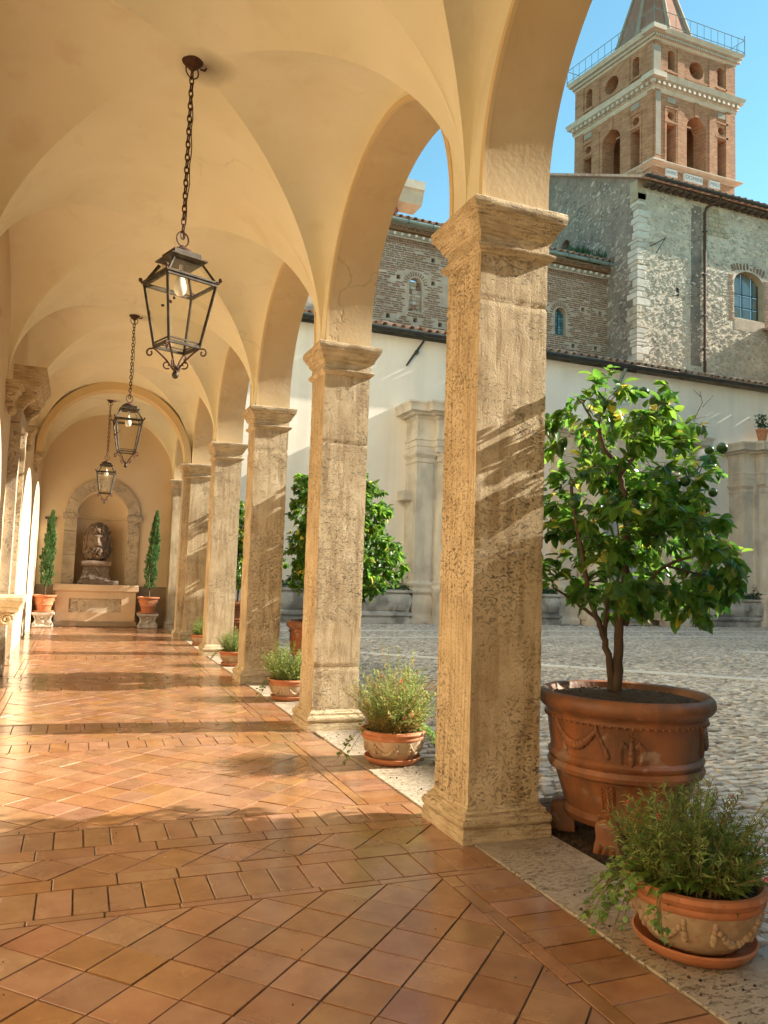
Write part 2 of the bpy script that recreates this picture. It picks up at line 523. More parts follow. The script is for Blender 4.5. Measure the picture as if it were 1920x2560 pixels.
M['leaf'] = mat('lemon_leaf', [(0.024, 0.085, 0.012, 1), (0.055, 0.145, 0.018, 1), (0.115, 0.225, 0.025, 1)], scale=3.5, rough=0.34, bump=0, rnd=0.7, hue=0.05, trans=0.48, spec=0.5)
M['leaf_y'] = mat('yellowing_leaf', [(0.38, 0.36, 0.04, 1), (0.50, 0.44, 0.07, 1)], scale=5, rough=0.45, bump=0, rnd=0.4, trans=0.45)
M['fruit'] = mat('green_citrus', [(0.018, 0.06, 0.014, 1), (0.035, 0.10, 0.02, 1)], scale=9, rough=0.35, bump=0.15, bscale=160, bdist=0.003, rnd=0.3)
M['herb'] = mat('grey_green_herb_leaf', [(0.15, 0.22, 0.05, 1), (0.27, 0.36, 0.11, 1)], scale=5, rough=0.6, bump=0, rnd=0.6, hue=0.05, trans=0.42)
M['herb_d'] = mat('olive_herb_leaf', [(0.055, 0.115, 0.018, 1), (0.12, 0.20, 0.035, 1)], scale=5, rough=0.5, bump=0, rnd=0.6, hue=0.05, trans=0.4)
M['herb_t'] = mat('dry_herb_leaf', [(0.26, 0.20, 0.045, 1), (0.36, 0.27, 0.08, 1)], scale=5, rough=0.7, bump=0, rnd=0.5, trans=0.35)
M['ivy'] = mat('ivy_leaf', [(0.045, 0.13, 0.025, 1), (0.14, 0.25, 0.06, 1), (0.34, 0.40, 0.17, 1)], scale=30, rough=0.4, bump=0, rnd=0.6, hue=0.03, trans=0.3)
M['stem'] = mat('green_stem', [(0.14, 0.16, 0.05, 1), (0.22, 0.17, 0.08, 1)], scale=7, rough=0.7, bump=0)
M['flower'] = mat('red_flower', [(0.55, 0.03, 0.03, 1), (0.65, 0.08, 0.06, 1)], scale=8, rough=0.5, bump=0, rnd=0.4, trans=0.3)
M['cypress'] = mat('cypress_foliage', [(0.025, 0.075, 0.015, 1), (0.055, 0.13, 0.03, 1)], scale=12, rough=0.6, bump=0, rnd=0.7, trans=0.2)
M['box'] = mat('planter_foliage', [(0.02, 0.06, 0.025, 1), (0.05, 0.11, 0.04, 1)], scale=8, rough=0.5, bump=0, rnd=0.6, trans=0.2)
M['wood'] = mat('eave_wood', [(0.06, 0.045, 0.035, 1), (0.12, 0.09, 0.07, 1)], scale=4, rough=0.9, bump=0.3)
M['iron'] = mat('patinated_iron', [(0.022, 0.018, 0.013, 1), (0.055, 0.042, 0.028, 1), (0.11, 0.095, 0.07, 1)], scale=16, detail=8, rough=0.55, bump=0.4, bscale=90, bdist=0.003, metal=0.35)
M['rust'] = mat('rusty_iron', [(0.04, 0.018, 0.012, 1), (0.11, 0.045, 0.024, 1)], scale=30, rough=0.75, bump=0.4, bscale=90, bdist=0.003)
M['black'] = mat('black_gutter_paint', [(0.02, 0.019, 0.018, 1), (0.045, 0.04, 0.036, 1)], scale=5, rough=0.5, bump=0.1)
M['zinc'] = mat('oxidised_copper_gutter', [(0.14, 0.19, 0.17, 1), (0.26, 0.30, 0.27, 1)], scale=5, rough=0.5, bump=0.1, metal=0.2)
M['pane'] = glass_mat('lantern_glass', (0.97, 0.96, 0.90, 1), 0.025)
M['bulb'] = mat('white_glass_bulb', [(0.86, 0.86, 0.82, 1), (0.9, 0.9, 0.86, 1)], scale=5, rough=0.12, bump=0, spec=0.6)
M['brick'] = mat('old_church_brick', [(0.18, 0.10, 0.065, 1), (0.28, 0.165, 0.105, 1)], scale=7, rough=0.9, bump=0.5, bscale=30, bdist=0.02, rnd=0.5, hue=0.03, sat=0.3)
M['mortar'] = mat('church_mortar', [(0.37, 0.285, 0.215, 1), (0.49, 0.40, 0.315, 1)], scale=2.5, detail=8, rough=0.95, bump=0.6, bscale=18, bdist=0.03, stains=((0.8, 0.5, 0.7, (0.27, 0.19, 0.14, 1), 0.6),))
M['rubble'] = mat('rubble_wall_mortar', [(0.40, 0.325, 0.25, 1), (0.56, 0.465, 0.36, 1), (0.65, 0.55, 0.43, 1)], scale=2.2, detail=10, rough=0.95, bump=1.0, bscale=7, bdist=0.08,
                  pits=((2.6, 0.58, 0.66, 0.06, 0.35, (1, 1, 1.4)),), stains=((0.45, 0.5, 0.68, (0.27, 0.24, 0.21, 1), 0.5), (1.1, 0.58, 0.7, (0.38, 0.32, 0.28, 1), 0.5)))
M['rubble_d'] = mat('dark_rubble_mortar', [(0.19, 0.145, 0.115, 1), (0.32, 0.25, 0.20, 1)], scale=2.2, detail=10, rough=0.95, bump=1.0, bscale=7, bdist=0.08,  # darker copy of the front mortar; puts the side wall's shade into colour
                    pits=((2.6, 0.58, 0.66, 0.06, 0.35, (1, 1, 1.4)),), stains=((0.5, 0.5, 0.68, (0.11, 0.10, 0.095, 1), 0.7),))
M['stone'] = mat('rubble_stone', [(0.40, 0.345, 0.285, 1), (0.58, 0.52, 0.44, 1)], scale=4, rough=0.9, bump=0.5, bscale=15, bdist=0.03, rnd=0.5, hue=0.03)
M['stone_d'] = mat('shaded_rubble_stone', [(0.27, 0.235, 0.20, 1), (0.44, 0.39, 0.335, 1)], scale=4, rough=0.9, bump=0.5, bscale=15, bdist=0.03, rnd=0.6, hue=0.03)  # darker copy of the rubble stone, carrying the side wall's shade
M['quoin'] = mat('white_quoin_stone', [(0.46, 0.41, 0.35, 1), (0.64, 0.585, 0.51, 1)], scale=3, rough=0.85, bump=0.5, bscale=12, bdist=0.02, rnd=0.3)
M['tuff'] = mat('tuff_block', [(0.34, 0.27, 0.18, 1), (0.44, 0.36, 0.25, 1)], scale=3, rough=0.9, bump=0.5, bscale=12, bdist=0.02, rnd=0.3)
M['tower'] = mat('tower_brick', [(0.42, 0.19, 0.10, 1), (0.53, 0.27, 0.15, 1)], scale=2, rough=0.9, bump=0.3, bscale=12, bdist=0.02, brick=(0.30, 0.085, (0.9, 0.85, 0.78, 1), 'xy'),
                 stains=((0.6, 0.5, 0.7, (0.30, 0.15, 0.09, 1), 0.45),))
M['tower_in'] = mat('tower_shadowed_brick', [(0.20, 0.10, 0.06, 1), (0.27, 0.14, 0.09, 1)], scale=2, rough=0.95, bump=0.2)
M['tower_plast'] = mat('tower_cement_patch', [(0.30, 0.24, 0.19, 1), (0.38, 0.31, 0.25, 1)], scale=1.5, rough=0.95, bump=0.3)
M['marble'] = mat('white_travertine_cornice', [(0.46, 0.365, 0.28, 1), (0.60, 0.495, 0.39, 1)], scale=2.5, rough=0.8, bump=0.3, bscale=14, stains=((1.6, 0.55, 0.7, (0.42, 0.34, 0.27, 1), 0.5),))
M['panel'] = mat('white_marble_panel', [(0.62, 0.58, 0.54, 1), (0.72, 0.69, 0.66, 1)], scale=3, rough=0.7, bump=0.1)
M['letter'] = mat('incised_letter', [(0.30, 0.28, 0.26, 1)], rough=0.8, bump=0)
M['spire'] = mat('spire_plaster', [(0.27, 0.125, 0.08, 1), (0.36, 0.18, 0.12, 1)], scale=1.2, detail=8, rough=0.9, bump=0.3, bscale=10, stains=((0.8, 0.5, 0.7, (0.24, 0.15, 0.12, 1), 0.6),))
M['spire_rib'] = mat('spire_rib', [(0.30, 0.215, 0.15, 1), (0.38, 0.28, 0.20, 1)], scale=2, rough=0.9, bump=0.3)
M['coppo'] = mat('clay_roof_tile', [(0.25, 0.13, 0.08, 1), (0.40, 0.25, 0.17, 1), (0.44, 0.36, 0.28, 1)], scale=3.5, detail=8, rough=0.9, bump=0.4, bscale=20, rnd=0.5, hue=0.03)
M['white'] = mat('courtyard_wall_plaster', [(0.75, 0.65, 0.555, 1), (0.84, 0.75, 0.655, 1)], scale=0.5, detail=9, rough=0.9, bump=0.15, bscale=10, bdist=0.02,
                 stains=((0.35, 0.5, 0.75, (0.66, 0.57, 0.48, 1), 0.6), (1.6, 0.6, 0.75, (0.68, 0.61, 0.54, 1), 0.4)), streak=(.9, (1.6, 1.6, .12), (0.58, 0.51, 0.44, 1), .35))
M['fount'] = mat('fountain_travertine', [(0.58, 0.48, 0.38, 1), (0.72, 0.62, 0.51, 1)], scale=1.5, detail=9, rough=0.85, bump=0.4, bscale=14, bdist=0.02,
                 stains=((0.9, 0.52, 0.70, (0.32, 0.26, 0.21, 1), 0.6),), streak=(1.2, (2, 2, .35), (0.34, 0.28, 0.23, 1), 0.35))
M['planter'] = mat('grey_planter_stone', [(0.22, 0.20, 0.185, 1), (0.46, 0.425, 0.39, 1), (0.58, 0.54, 0.49, 1)], scale=2, detail=9, rough=0.85, bump=0.4, bscale=14,
                   stains=((1.2, 0.48, 0.62, (0.12, 0.11, 0.10, 1), 0.7),))
M['tealglass'] = mat('church_window_pane', [(0.03, 0.12, 0.14, 1), (0.14, 0.26, 0.28, 1)], scale=1.2, rough=0.12, bump=0, rnd=0.9, spec=0.7)
M['greyglass'] = mat('grey_window_pane', [(0.16, 0.22, 0.23, 1), (0.22, 0.29, 0.30, 1)], scale=0.6, rough=0.1, bump=0, rnd=0.2, spec=0.7)
M['dark'] = mat('opening_shade', [(0.012, 0.011, 0.01, 1), (0.02, 0.018, 0.016, 1)], scale=2, rough=0.9, bump=0)  # near-black colour standing in for the shade inside openings
M['statue'] = mat('brown_statue_stone', [(0.13, 0.095, 0.07, 1), (0.23, 0.17, 0.125, 1)], scale=9, detail=8, rough=0.95, bump=0.5, bscale=40, bdist=0.01, spec=0.1)
M['statue_d'] = mat('dark_carved_stone', [(0.075, 0.055, 0.042, 1), (0.17, 0.13, 0.10, 1)], scale=12, rough=0.85, bump=0.8, bscale=30, bdist=0.02)
M['marbl_w'] = mat('carved_white_marble', [(0.40, 0.35, 0.29, 1), (0.60, 0.54, 0.46, 1)], scale=9, rough=0.75, bump=0.4, bscale=40, stains=((9, 0.55, 0.68, (0.20, 0.15, 0.11, 1), 0.7),))
M['altar'] = mat('pink_altar_stone', [(0.52, 0.38, 0.25, 1), (0.62, 0.47, 0.32, 1)], scale=2.5, detail=8, rough=0.75, bump=0.2, bscale=40, stains=((2, 0.55, 0.7, (0.44, 0.31, 0.19, 1), 0.5),))
M['dado'] = mat('grey_brown_dado', [(0.24, 0.18, 0.12, 1), (0.34, 0.26, 0.18, 1)], scale=2.5, rough=0.8, bump=0.15)
M['card'] = mat('white_card', [(0.78, 0.76, 0.72, 1), (0.8, 0.78, 0.74, 1)], rough=0.7, bump=0)
M['grille'] = mat('dark_grille', [(0.04, 0.035, 0.03, 1), (0.07, 0.06, 0.05, 1)], rough=0.6, bump=0)
M['redpl'] = mat('red_brick_chip', [(0.22, 0.07, 0.06, 1), (0.30, 0.11, 0.09, 1)], rough=0.9, bump=0.3)
M['ochre'] = mat('shade_wing_plaster', [(0.62, 0.50, 0.36, 1), (0.70, 0.58, 0.43, 1)], scale=0.6, rough=0.9, bump=0.1)  # plaster of the added, unseen wings that shade the courtyard

# ------------------------------------------------------------------ layout
XR, XL, XO = 0.06, -3.20, 0.545
XC = (XR + XL) / 2
HS, HV = 3.92, 1.66
PY = [0.761, 4.159, 7.495, 10.903, 14.406, 17.75, 21.25]
PC = [y + 0.2965 for y in PY]
YEND = 21.80
BAYS = [(-2.34, PC[0])] + [(PC[i], PC[i + 1]) for i in range(5)] + [(PC[5], YEND)]
NEAR_Y = -2.34

# ------------------------------------------------------------------ ground sheets
ground = obj('ground', MB().add([(-400, -400, -0.16), (400, -400, -0.16), (400, 400, -0.16), (-400, 400, -0.16)], [(0, 1, 2, 3)]), M['earth'])
tag(ground, kind='structure')
yard = obj('courtyard_pavement', MB().box(0.63, 32, -20, 26, -0.15, -0.045), M['earth'])
tag(yard, kind='structure')
floor = obj('floor', MB().box(XL - 0.3, 0.063, -2.6, YEND, -0.15, -0.009), M['joint'])
tag(floor, kind='structure')
kerb = obj('travertine_threshold', MB().box(0.069, 0.625, -2.6, YEND + .3, -0.15, -0.012), M['joint'])
tag(kerb, kind='structure')

def clip(poly, x0, x1, y0, y1):
    for ax, v, sg in ((0, x0, 1), (0, x1, -1), (1, y0, 1), (1, y1, -1)):
        o = []
        for i in range(len(poly)):
            a, b = poly[i], poly[(i + 1) % len(poly)]
            da, db = sg * (a[ax] - v), sg * (b[ax] - v)
            if da >= 0: o.append(a)
            if (da >= 0) != (db >= 0):
                t = da / (da - db)
                o.append((a[0] + (b[0] - a[0]) * t, a[1] + (b[1] - a[1]) * t))
        poly = o
        if len(poly) < 3: return []
    return poly

def inset(poly, d):
    # shrink a convex CCW polygon
    n = len(poly); lines = []
    for i in range(n):
        a, b = Vector(poly[i]), Vector(poly[(i + 1) % n])
        e = b - a
        if e.length < 1e-6: continue
        nn = Vector((-e.y, e.x)).normalized()
        lines.append((a + nn * d, e.normalized()))
    out = []
    m = len(lines)
    for i in range(m):
        p, e = lines[i - 1]; q, g = lines[i]
        den = e.x * g.y - e.y * g.x
        if abs(den) < 1e-6: out.append(tuple(q)); continue
        t = ((q.x - p.x) * g.y - (q.y - p.y) * g.x) / den
        out.append(tuple(p + e * t))
    return out

def area(p):
    return 0.5 * sum(p[i][0] * p[(i + 1) % len(p)][1] - p[(i + 1) % len(p)][0] * p[i][1] for i in range(len(p)))

def tile_mb(mb, poly, z, gap=0.0040, bev=0.0011, th=0.02, jit=0.0022):
    if area(poly) < 0: poly = poly[::-1]
    if abs(area(poly)) < 0.0009: return False
    a = inset(poly, gap + random.uniform(-.001, .0012))
    b = inset(poly, gap + bev)
    if area(a) <= 0 or area(b) <= 0.0003: return False
    cx = sum(p[0] for p in a) / len(a); cy = sum(p[1] for p in a) / len(a)
    if max(math.hypot(p[0] - cx, p[1] - cy) for p in a) > 0.6: return False
    tx, ty = random.gauss(0, .0035), random.gauss(0, .0035)
    dz = random.gauss(0, jit * .5)
    n = len(a)
    h = lambda p: z + dz + tx * (p[0] - cx) + ty * (p[1] - cy)
    vs = [(p[0], p[1], z - th) for p in a] + [(p[0], p[1], h(p) - bev * 1.1) for p in a]
    nb = len(b)
    if nb != n: return False
    vs += [(p[0], p[1], h(p)) for p in b]
    fs = [tuple(2 * n + i for i in range(n))]
    for k in range(2):
        fs += [(k * n + i, k * n + (i + 1) % n, (k + 1) * n + (i + 1) % n, (k + 1) * n + i) for i in range(n)]
    mb.add(vs, fs)
    return True

TILES = {'diamond_tile': [], 'square_tile': [], 'strip_tile': []}
BX0, BX1 = -2.83, -0.325          # field between the side borders
bands = []
for c in [-2.45] + PC:
    c -= 0.025
    o = [-.655, -.6, -.293, -.148, .148, .293, .6, .655]
    bands.append([c + k for k in o])
bands[-1] = [y + 0.0 for y in bands[-1]]
def strip_x(y0, y1, x0, x1, ln, off=0.0):
    x = x0 - off
    while x < x1:
        e = x + ln * random.uniform(.94, 1.06)
        a, b = max(x, x0), min(e, x1)
        if b - a > 0.03: TILES['strip_tile' if (y1 - y0) < .2 else 'square_tile'].append([(a, y0), (b, y0), (b, y1), (a, y1)])
        x = e
def strip_y(x0, x1, y0, y1, ln):
    y = y0
    while y < y1 - 1e-4:
        e = min(y1, y + ln * random.uniform(.93, 1.07))
        if y1 - e < 0.05: e = y1
        TILES['strip_tile' if (x1 - x0) < .2 else 'square_tile'].append([(x0, y), (x1, y), (x1, e), (x0, e)])
        y = e
DX, DY = 0.16, 0.157
def diamonds(x0, x1, y0, y1, ox, oy):
    i0, i1 = int((x0 - ox) / DX) - 2, int((x1 - ox) / DX) + 2
    j0, j1 = int((y0 - oy) / DY) - 2, int((y1 - oy) / DY) + 2
    for i in range(i0, i1 + 1):
        for j in range(j0, j1 + 1):
            if (i + j) % 2: continue
            cx, cy = ox + i * DX, oy + j * DY
            p = clip([(cx - DX, cy), (cx, cy - DY), (cx + DX, cy), (cx, cy + DY)], x0, x1, y0, y1)
            if len(p) >= 3:
                q = [p[0]]
                for k in p[1:]:
                    if math.hypot(k[0] - q[-1][0], k[1] - q[-1][1]) > 1e-4: q.append(k)
                if len(q) > 2 and math.hypot(q[0][0] - q[-1][0], q[0][1] - q[-1][1]) < 1e-4: q.pop()
                if len(q) >= 3: TILES['diamond_tile'].append(q)
prev = -2.5
XA, XB = XL, 0.062
for bnd in bands:
    y0 = prev; y1 = min(bnd[0], YEND)
    if y1 - y0 > 0.1:
        diamonds(BX0, BX1, y0, y1, -1.582 + DX, 3.463)
        strip_y(BX1, BX1 + .08, y0, y1, .32); strip_y(BX0 - .08, BX0, y0, y1, .32)
        strip_y(BX1 + .08, XB, y0, y1, .158); strip_y(XA, BX0 - .08, y0, y1, .158)
    if bnd[-1] <= YEND + .1:
        strip_x(bnd[0], bnd[1], XA, XB, .33, .1)
        strip_x(bnd[1], bnd[2], XA, XB, .157, .03)
        strip_x(bnd[2], bnd[3], XA, XB, .31, .2)
        diamonds(XA, XB, bnd[3], bnd[4], -1.6, (bnd[3] + bnd[4]) / 2)
        strip_x(bnd[4], bnd[5], XA, XB, .31, .05)
        strip_x(bnd[5], bnd[6], XA, XB, .157, .1)
        strip_x(bnd[6], bnd[7], XA, XB, .33, .22)
        prev = bnd[7]
    else:
        prev = y1
if YEND - prev > .15:
    strip_x(prev, min(prev + .31, YEND), XA, XB, .157, 0)
    if YEND - prev > .4: diamonds(XA, XB, prev + .31, YEND, -1.582, 3.463)
for nm, polys in TILES.items():
    def rk(p):
        c = (sum(q[0] for q in p) / len(p), sum(q[1] for q in p) / len(p), 0)
        d = (Vector(c) - CAM).length / math.sqrt(abs(area(p)) + 1e-5)
        return d if seen(c, 30) else d + 1e5
    polys.sort(key=rk)
    rest = MB(); cnt = 0
    for p in polys:
        if cnt < 300:
            mb = MB()
            if tile_mb(mb, p, 0.0):
                obj(nm, mb, M['cotto'], floor); cnt += 1
        else:
            tile_mb(rest, p, 0.0)
    if rest.v:
        tag(obj(nm.replace('tile', 'tiles') + '_beyond', rest, M['cotto'], floor), kind='stuff')

# travertine slabs of the threshold
y = -2.5
ys = []
while y < YEND + .25:
    e = y + random.uniform(.75, 1.15)
    ys.append((y, min(e, YEND + .28))); y = e
for a, b in ys:
    mb = MB()
    tile_mb(mb, [(0.071, a), (0.623, a), (0.623, b), (0.071, b)], 0.004, gap=.002, bev=.006, th=.03, jit=.001)
    if not mb.v:
        mb.bbox(0.072, 0.622, a + .002, b - .002, -.03, .004, .005)
    obj('travertine_slab', mb, M['slab'], kerb)

# cobbles, with flush travertine strips
STR = [((0.9, 16.7), (11.5, 7.85), .17), ((1.0, 18.15), (26, 19.75), .16), ((13.0, 14.9), (15.0, 13.3), .2), ((0.9, 20.6), (26, 21.6), .14)]
def near_strip(x, y):
    for a, b, w in STR:
        a2, b2 = Vector(a), Vector(b); d = b2 - a2
        t = max(0, min(1, (Vector((x, y)) - a2).dot(d) / d.length_squared))
        if (Vector((x, y)) - a2 - d * t).length < w + .05: return True
    return False
for a, b, w in STR:
    a2, b2 = Vector(a), Vector(b); d = (b2 - a2); L = d.length; d.normalize(); n = Vector((-d.y, d.x))
    t = 0
    while t < L:
        e = min(L, t + random.uniform(.8, 1.3))
        mb = MB()
        P = [a2 + d * t - n * w, a2 + d * e - n * w, a2 + d * e + n * w, a2 + d * t + n * w]
        q = [tuple(p) for p in P]; q2 = inset(q, .012)
        mb.add([(p[0], p[1], -.06) for p in q2] + [(p[0], p[1], .010 + random.uniform(-.003, .003)) for p in q2],
               [(4, 5, 6, 7)] + [(i, (i + 1) % 4, 4 + (i + 1) % 4, 4 + i) for i in range(4)])
        obj('paving_strip', mb, M['strip'], yard)
        t = e
CW, CH_ = .112, .096
rows = int(24.5 / CH_)
def cjit(i, j):
    r = random.Random(i * 92821 + j * 68917)
    wav = .05 * math.sin(i * .21) + .06 * math.sin(i * .057 + j * .03)
    return ((i + (j % 2) * .5) * CW + r.uniform(-.028, .028), j * CH_ + wav + r.uniform(-.024, .024))
cob = []
for j in range(rows):
    y = 1.2 + j * CH_
    for i in range(int(26 / CW)):
        x = .66 + i * CW
        if x > max(2.6, -1.0 + 1.25 * y) + .6: break
        if y > 23.9: continue
        if not seen((x, y, 0), 380) and x > 2.6: continue
        if near_strip(x, y): continue
        if 0.63 < x < 1.75 and 3.2 < y < 4.85 and ((x - 1.2) ** 2 / .36 + (y - 4.1) ** 2 / .5 < 1.0 or x < .95): continue
        cob.append((x, y, i, j))
def cobble(x, y, i, j):
    r = random.Random(i * 7919 + j * 104729)
    w, h = CW * r.uniform(.74, .98), CH_ * r.uniform(.72, .90)
    wav = .045 * math.sin(x * 1.7) + .05 * math.sin(x * .45 + 1)
    cx, cy = x + (j % 2) * CW * .5 + r.uniform(-.014, .014), y + wav + r.uniform(-.012, .012)
    n = 6
    w *= 1.10; h *= .98
    cor = [(-.5, -.5), (.06, -.53), (.5, -.5), (.5, .5), (-.06, .53), (-.5, .5)]
    z = -.002 + r.uniform(-.009, .008)
    tx, ty = r.uniform(-.10, .10), r.uniform(-.10, .10)
    sk = r.uniform(-.22, .22)
    b = []; t = []
    for px, py in cor:
        px = (px + r.uniform(-.10, .10) + sk * py) * w; py = (py + r.uniform(-.10, .10)) * h
        b.append((cx + px, cy + py, -.055))
        t.append((cx + px * .88, cy + py * .86, z + tx * px + ty * py + r.uniform(-.004, .004)))
    vs = b + [(p[0] * .35 + q[0] * .65, p[1] * .35 + q[1] * .65, q[2] - .010) for p, q in zip(b, t)] + t
    return vs
CF_ = [tuple(12 + k for k in range(6))] + [(k, (k + 1) % 6, 6 + (k + 1) % 6, 6 + k) for k in range(6)] + [(6 + k, 6 + (k + 1) % 6, 12 + (k + 1) % 6, 12 + k) for k in range(6)]
cob.sort(key=lambda c: (Vector((c[0], c[1], 0)) - CAM).length + (0 if seen((c[0], c[1], 0), 0) else 1e4))
rest = MB()
for k, c in enumerate(cob):
    vs = cobble(*c)
    if k < 300:
        obj('cobblestone', MB().add(vs, CF_), M['cobble'], yard)
    else:
        rest.add(vs, CF_)
tag(obj('cobblestones_beyond', rest, M['cobble'], yard), kind='stuff')
print('cobbles', len(cob))

# bare soil with crumbs beside the nearest pillar, where the cobbles stop
mb = MB()
pts = []
for k in range(26):
    a = 2 * PI * k / 26
    pts.append((1.16 + .66 * math.cos(a) * (1 + .06 * math.sin(3 * a)), 4.05 + .9 * math.sin(a), -.03))
mb.add([(1.2, 4.1, -.015)] + pts, [(0, 1 + k, 1 + (k + 1) % 26) for k in range(26)])
tag(obj('bare_soil_patch', mb, M['soil']), kind='structure')
mb = MB()
for k in range(420):
    a = random.uniform(0, 2 * PI); r = math.sqrt(random.random())
    x, y, s = 1.2 + .6 * r * math.cos(a), 4.1 + .7 * r * math.sin(a), random.uniform(.006, .022)
    if x < .66: continue
    mb.ball((x, y, -.022), s, 5, (1, random.uniform(.7, 1.3), .7))
tag(obj('soil_crumbs', mb, M['soil']), kind='stuff')
mb = MB()
for k in range(90):
    x, y = random.uniform(.08, .62), random.choice([random.uniform(2.2, 3.4), random.uniform(4.75, 7.3)])
    s = random.uniform(.003, .008)
    mb.ball((x, y, .006), s, 5)
for k in range(60):
    x, y = random.uniform(-2.9, 0), random.uniform(1.9, 6)
    mb.ball((x, y, .002), random.uniform(.0015, .004), 4)
tag(obj('fallen_grit', mb, M['soil']), kind='stuff')

# ------------------------------------------------------------------ loggia building
log = thing('loggia', 'cream plastered vaulted loggia running along the cobbled courtyard', 'building', (XC, 10, 0))
def vault_mb(ya, yb, n=44):
    mb = MB()
    rx, ry = (XR - XL) / 2, (yb - ya) / 2
    ym = (ya + yb) / 2
    vs = []
    for j in range(n + 1):
        b = PI * j / n
        for i in range(n + 1):
            a = PI * i / n
            u, v = -math.cos(a), -math.cos(b)
            zx = HV * math.sin(a); zy = HV * math.sin(b)
            k = .008
            z = max(zx, zy)
            # the webs swell slightly between the groins, as hand-laid masonry does
            z += .085 * (1 - math.exp(-abs(zx - zy) / .16)) * math.exp(-((abs(zx - zy) - .2) / .5) ** 2) * min(1, z / .5)
            z += .02 * (1 - u * u) * (1 - v * v)
            x, y = XC + rx * u, ym + ry * v
            z += .006 * mnoise.noise(Vector((x * 1.3, y * 1.3, 0)))
            vs.append((x, y, HS + z))
    fs = []
    for j in range(n):
        for i in range(n):
            a, b, c, d = j * (n + 1) + i, j * (n + 1) + i + 1, (j + 1) * (n + 1) + i + 1, (j + 1) * (n + 1) + i
            if (i < n / 2) == (j < n / 2): fs += [(a, c, b), (a, d, c)]
            else: fs += [(a, d, b), (b, d, c)]
    return mb.add(vs, fs)
for ya, yb in BAYS:
    obj('vault_bay', vault_mb(ya, yb), M['vault'], log, 7)

HALF = .2337
TOP = 13.6  # unseen upper wall raised to bounce warm sunlight into the courtyard
def arcade_bay(ya, yb, hw0=HALF, hw1=HALF, n=40):
    # wall slab between pier centres with a round arched opening; inner face, soffit, outer face
    y0, y1 = ya + hw0, yb - hw1
    r = (y1 - y0) / 2; yc = (y0 + y1) / 2
    zs = 3.925; st = 4.06
    arc = [(y0, zs), (y0, st)] + [(yc - r * math.cos(PI * k / n), st + r * math.sin(PI * k / n)) for k in range(1, n)] + [(y1, st), (y1, zs)]
    face = MB(); sof = MB()
    for x, flip in ((XR, False), (XO, True)):
        top = [(ya, zs)] + [(p[0], TOP) for p in arc] + [(yb, zs)]
        vs = []; fs = []
        low = [(ya, zs)] + arc + [(yb, zs)]
        up = [(ya, TOP)] + [(p[0], TOP) for p in arc] + [(yb, TOP)]
        for p in low: vs.append((x, p[0], p[1]))
        for p in up: vs.append((x, p[0], p[1]))
        m = len(low)
        for k in range(m - 1):
            if abs(low[k][0] - low[k + 1][0]) < 1e-6 : continue
            q = (k, k + 1, m + k + 1, m + k)
            fs.append(q if flip else q[::-1])
        face.add(vs, fs)
    vs = [(XR, p[0], p[1]) for p in arc] + [(XO, p[0], p[1]) for p in arc]
    # round the inner arris a little: intermediate ring
    m = len(arc)
    sof.add(vs, [(k, m + k, m + k + 1, k + 1) for k in range(m - 1)])
    return face, sof
for k, (ya, yb) in enumerate(BAYS):
    fa, sf = arcade_bay(ya, yb, HALF, HALF if k < len(BAYS) - 1 else YEND - PY[6] - .06)
    obj('arcade_wall', fa, M['vault'], log)
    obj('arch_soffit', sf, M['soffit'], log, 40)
for k, (ya, yb) in enumerate(BAYS):
    y0, y1 = ya + HALF, yb - (HALF if k < len(BAYS) - 1 else YEND - PY[6] - .06)
    r = (y1 - y0) / 2 - .003; yc = (y0 + y1) / 2; n = 48; b = .045
    pts = [(-r, 3.926), (-r, 4.06)] + [(-r * math.cos(PI * q / n), 4.06 + r * math.sin(PI * q / n)) for q in range(1, n)] + [(r, 4.06), (r, 3.926)]
    out = [(-r - b, 3.926), (-r - b, 4.06)] + [(-(r + b) * math.cos(PI * q / n), 4.06 + (r + b) * math.sin(PI * q / n)) for q in range(1, n)] + [(r + b, 4.06), (r + b, 3.926)]
    mb = MB(); m = len(pts); vs = []
    for p, o in zip(pts, out):
        vs += [(XR + .02, yc + p[0], p[1]), (XR - .008, yc + p[0], p[1]), (XR - .008, yc + o[0], o[1]), (XR + .02, yc + o[0], o[1])]
    mb.add(vs, [(4 * q + e, 4 * q + e + 1, 4 * q + e + 5, 4 * q + e + 4) for q in range(m - 1) for e in range(3)])
    obj('arch_fillet', mb, M['rib'], log, 40)
mb = MB().box(XL - .5, XO + .5, -2.8, YEND + .6, TOP, TOP + .3)
obj('roof_slab', mb, M['white'], log)
mb = MB().box(XL - .35, XL, -2.8, YEND + .3, -.1, TOP)
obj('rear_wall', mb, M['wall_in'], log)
mb = MB().box(XL, XO, NEAR_Y - .4, NEAR_Y, -.1, TOP)
obj('light_stop_wall', mb, M['wall_in'], log)  # unseen closing wall added behind the viewer to keep stray light out

# corbels on the rear wall where the vaults spring
for c in PC[:6]:
    mb = MB()
    mb.rect_sweep([(0, 3.60), (.02, 3.62), (.0, 3.66), (.03, 3.72), (.05, 3.78), (.08, 3.80), (.08, 3.83), (.11, 3.87), (.11, 3.92)], XL - .05, XL + .09, c - .10, c + .10)
    for s in (-1, 1):
        mb.tube([(XL + .06 + .05 * math.cos(t), c + s * .13, 3.76 + .05 * math.sin(t)) for t in [k * .7 for k in range(9)]], .018, 6)
    mb.ball((XL + .08, c, 3.56), .06, 8, (1, 1, 1.3))
    obj('corbel', mb, M['trav_cap'], log, 35)

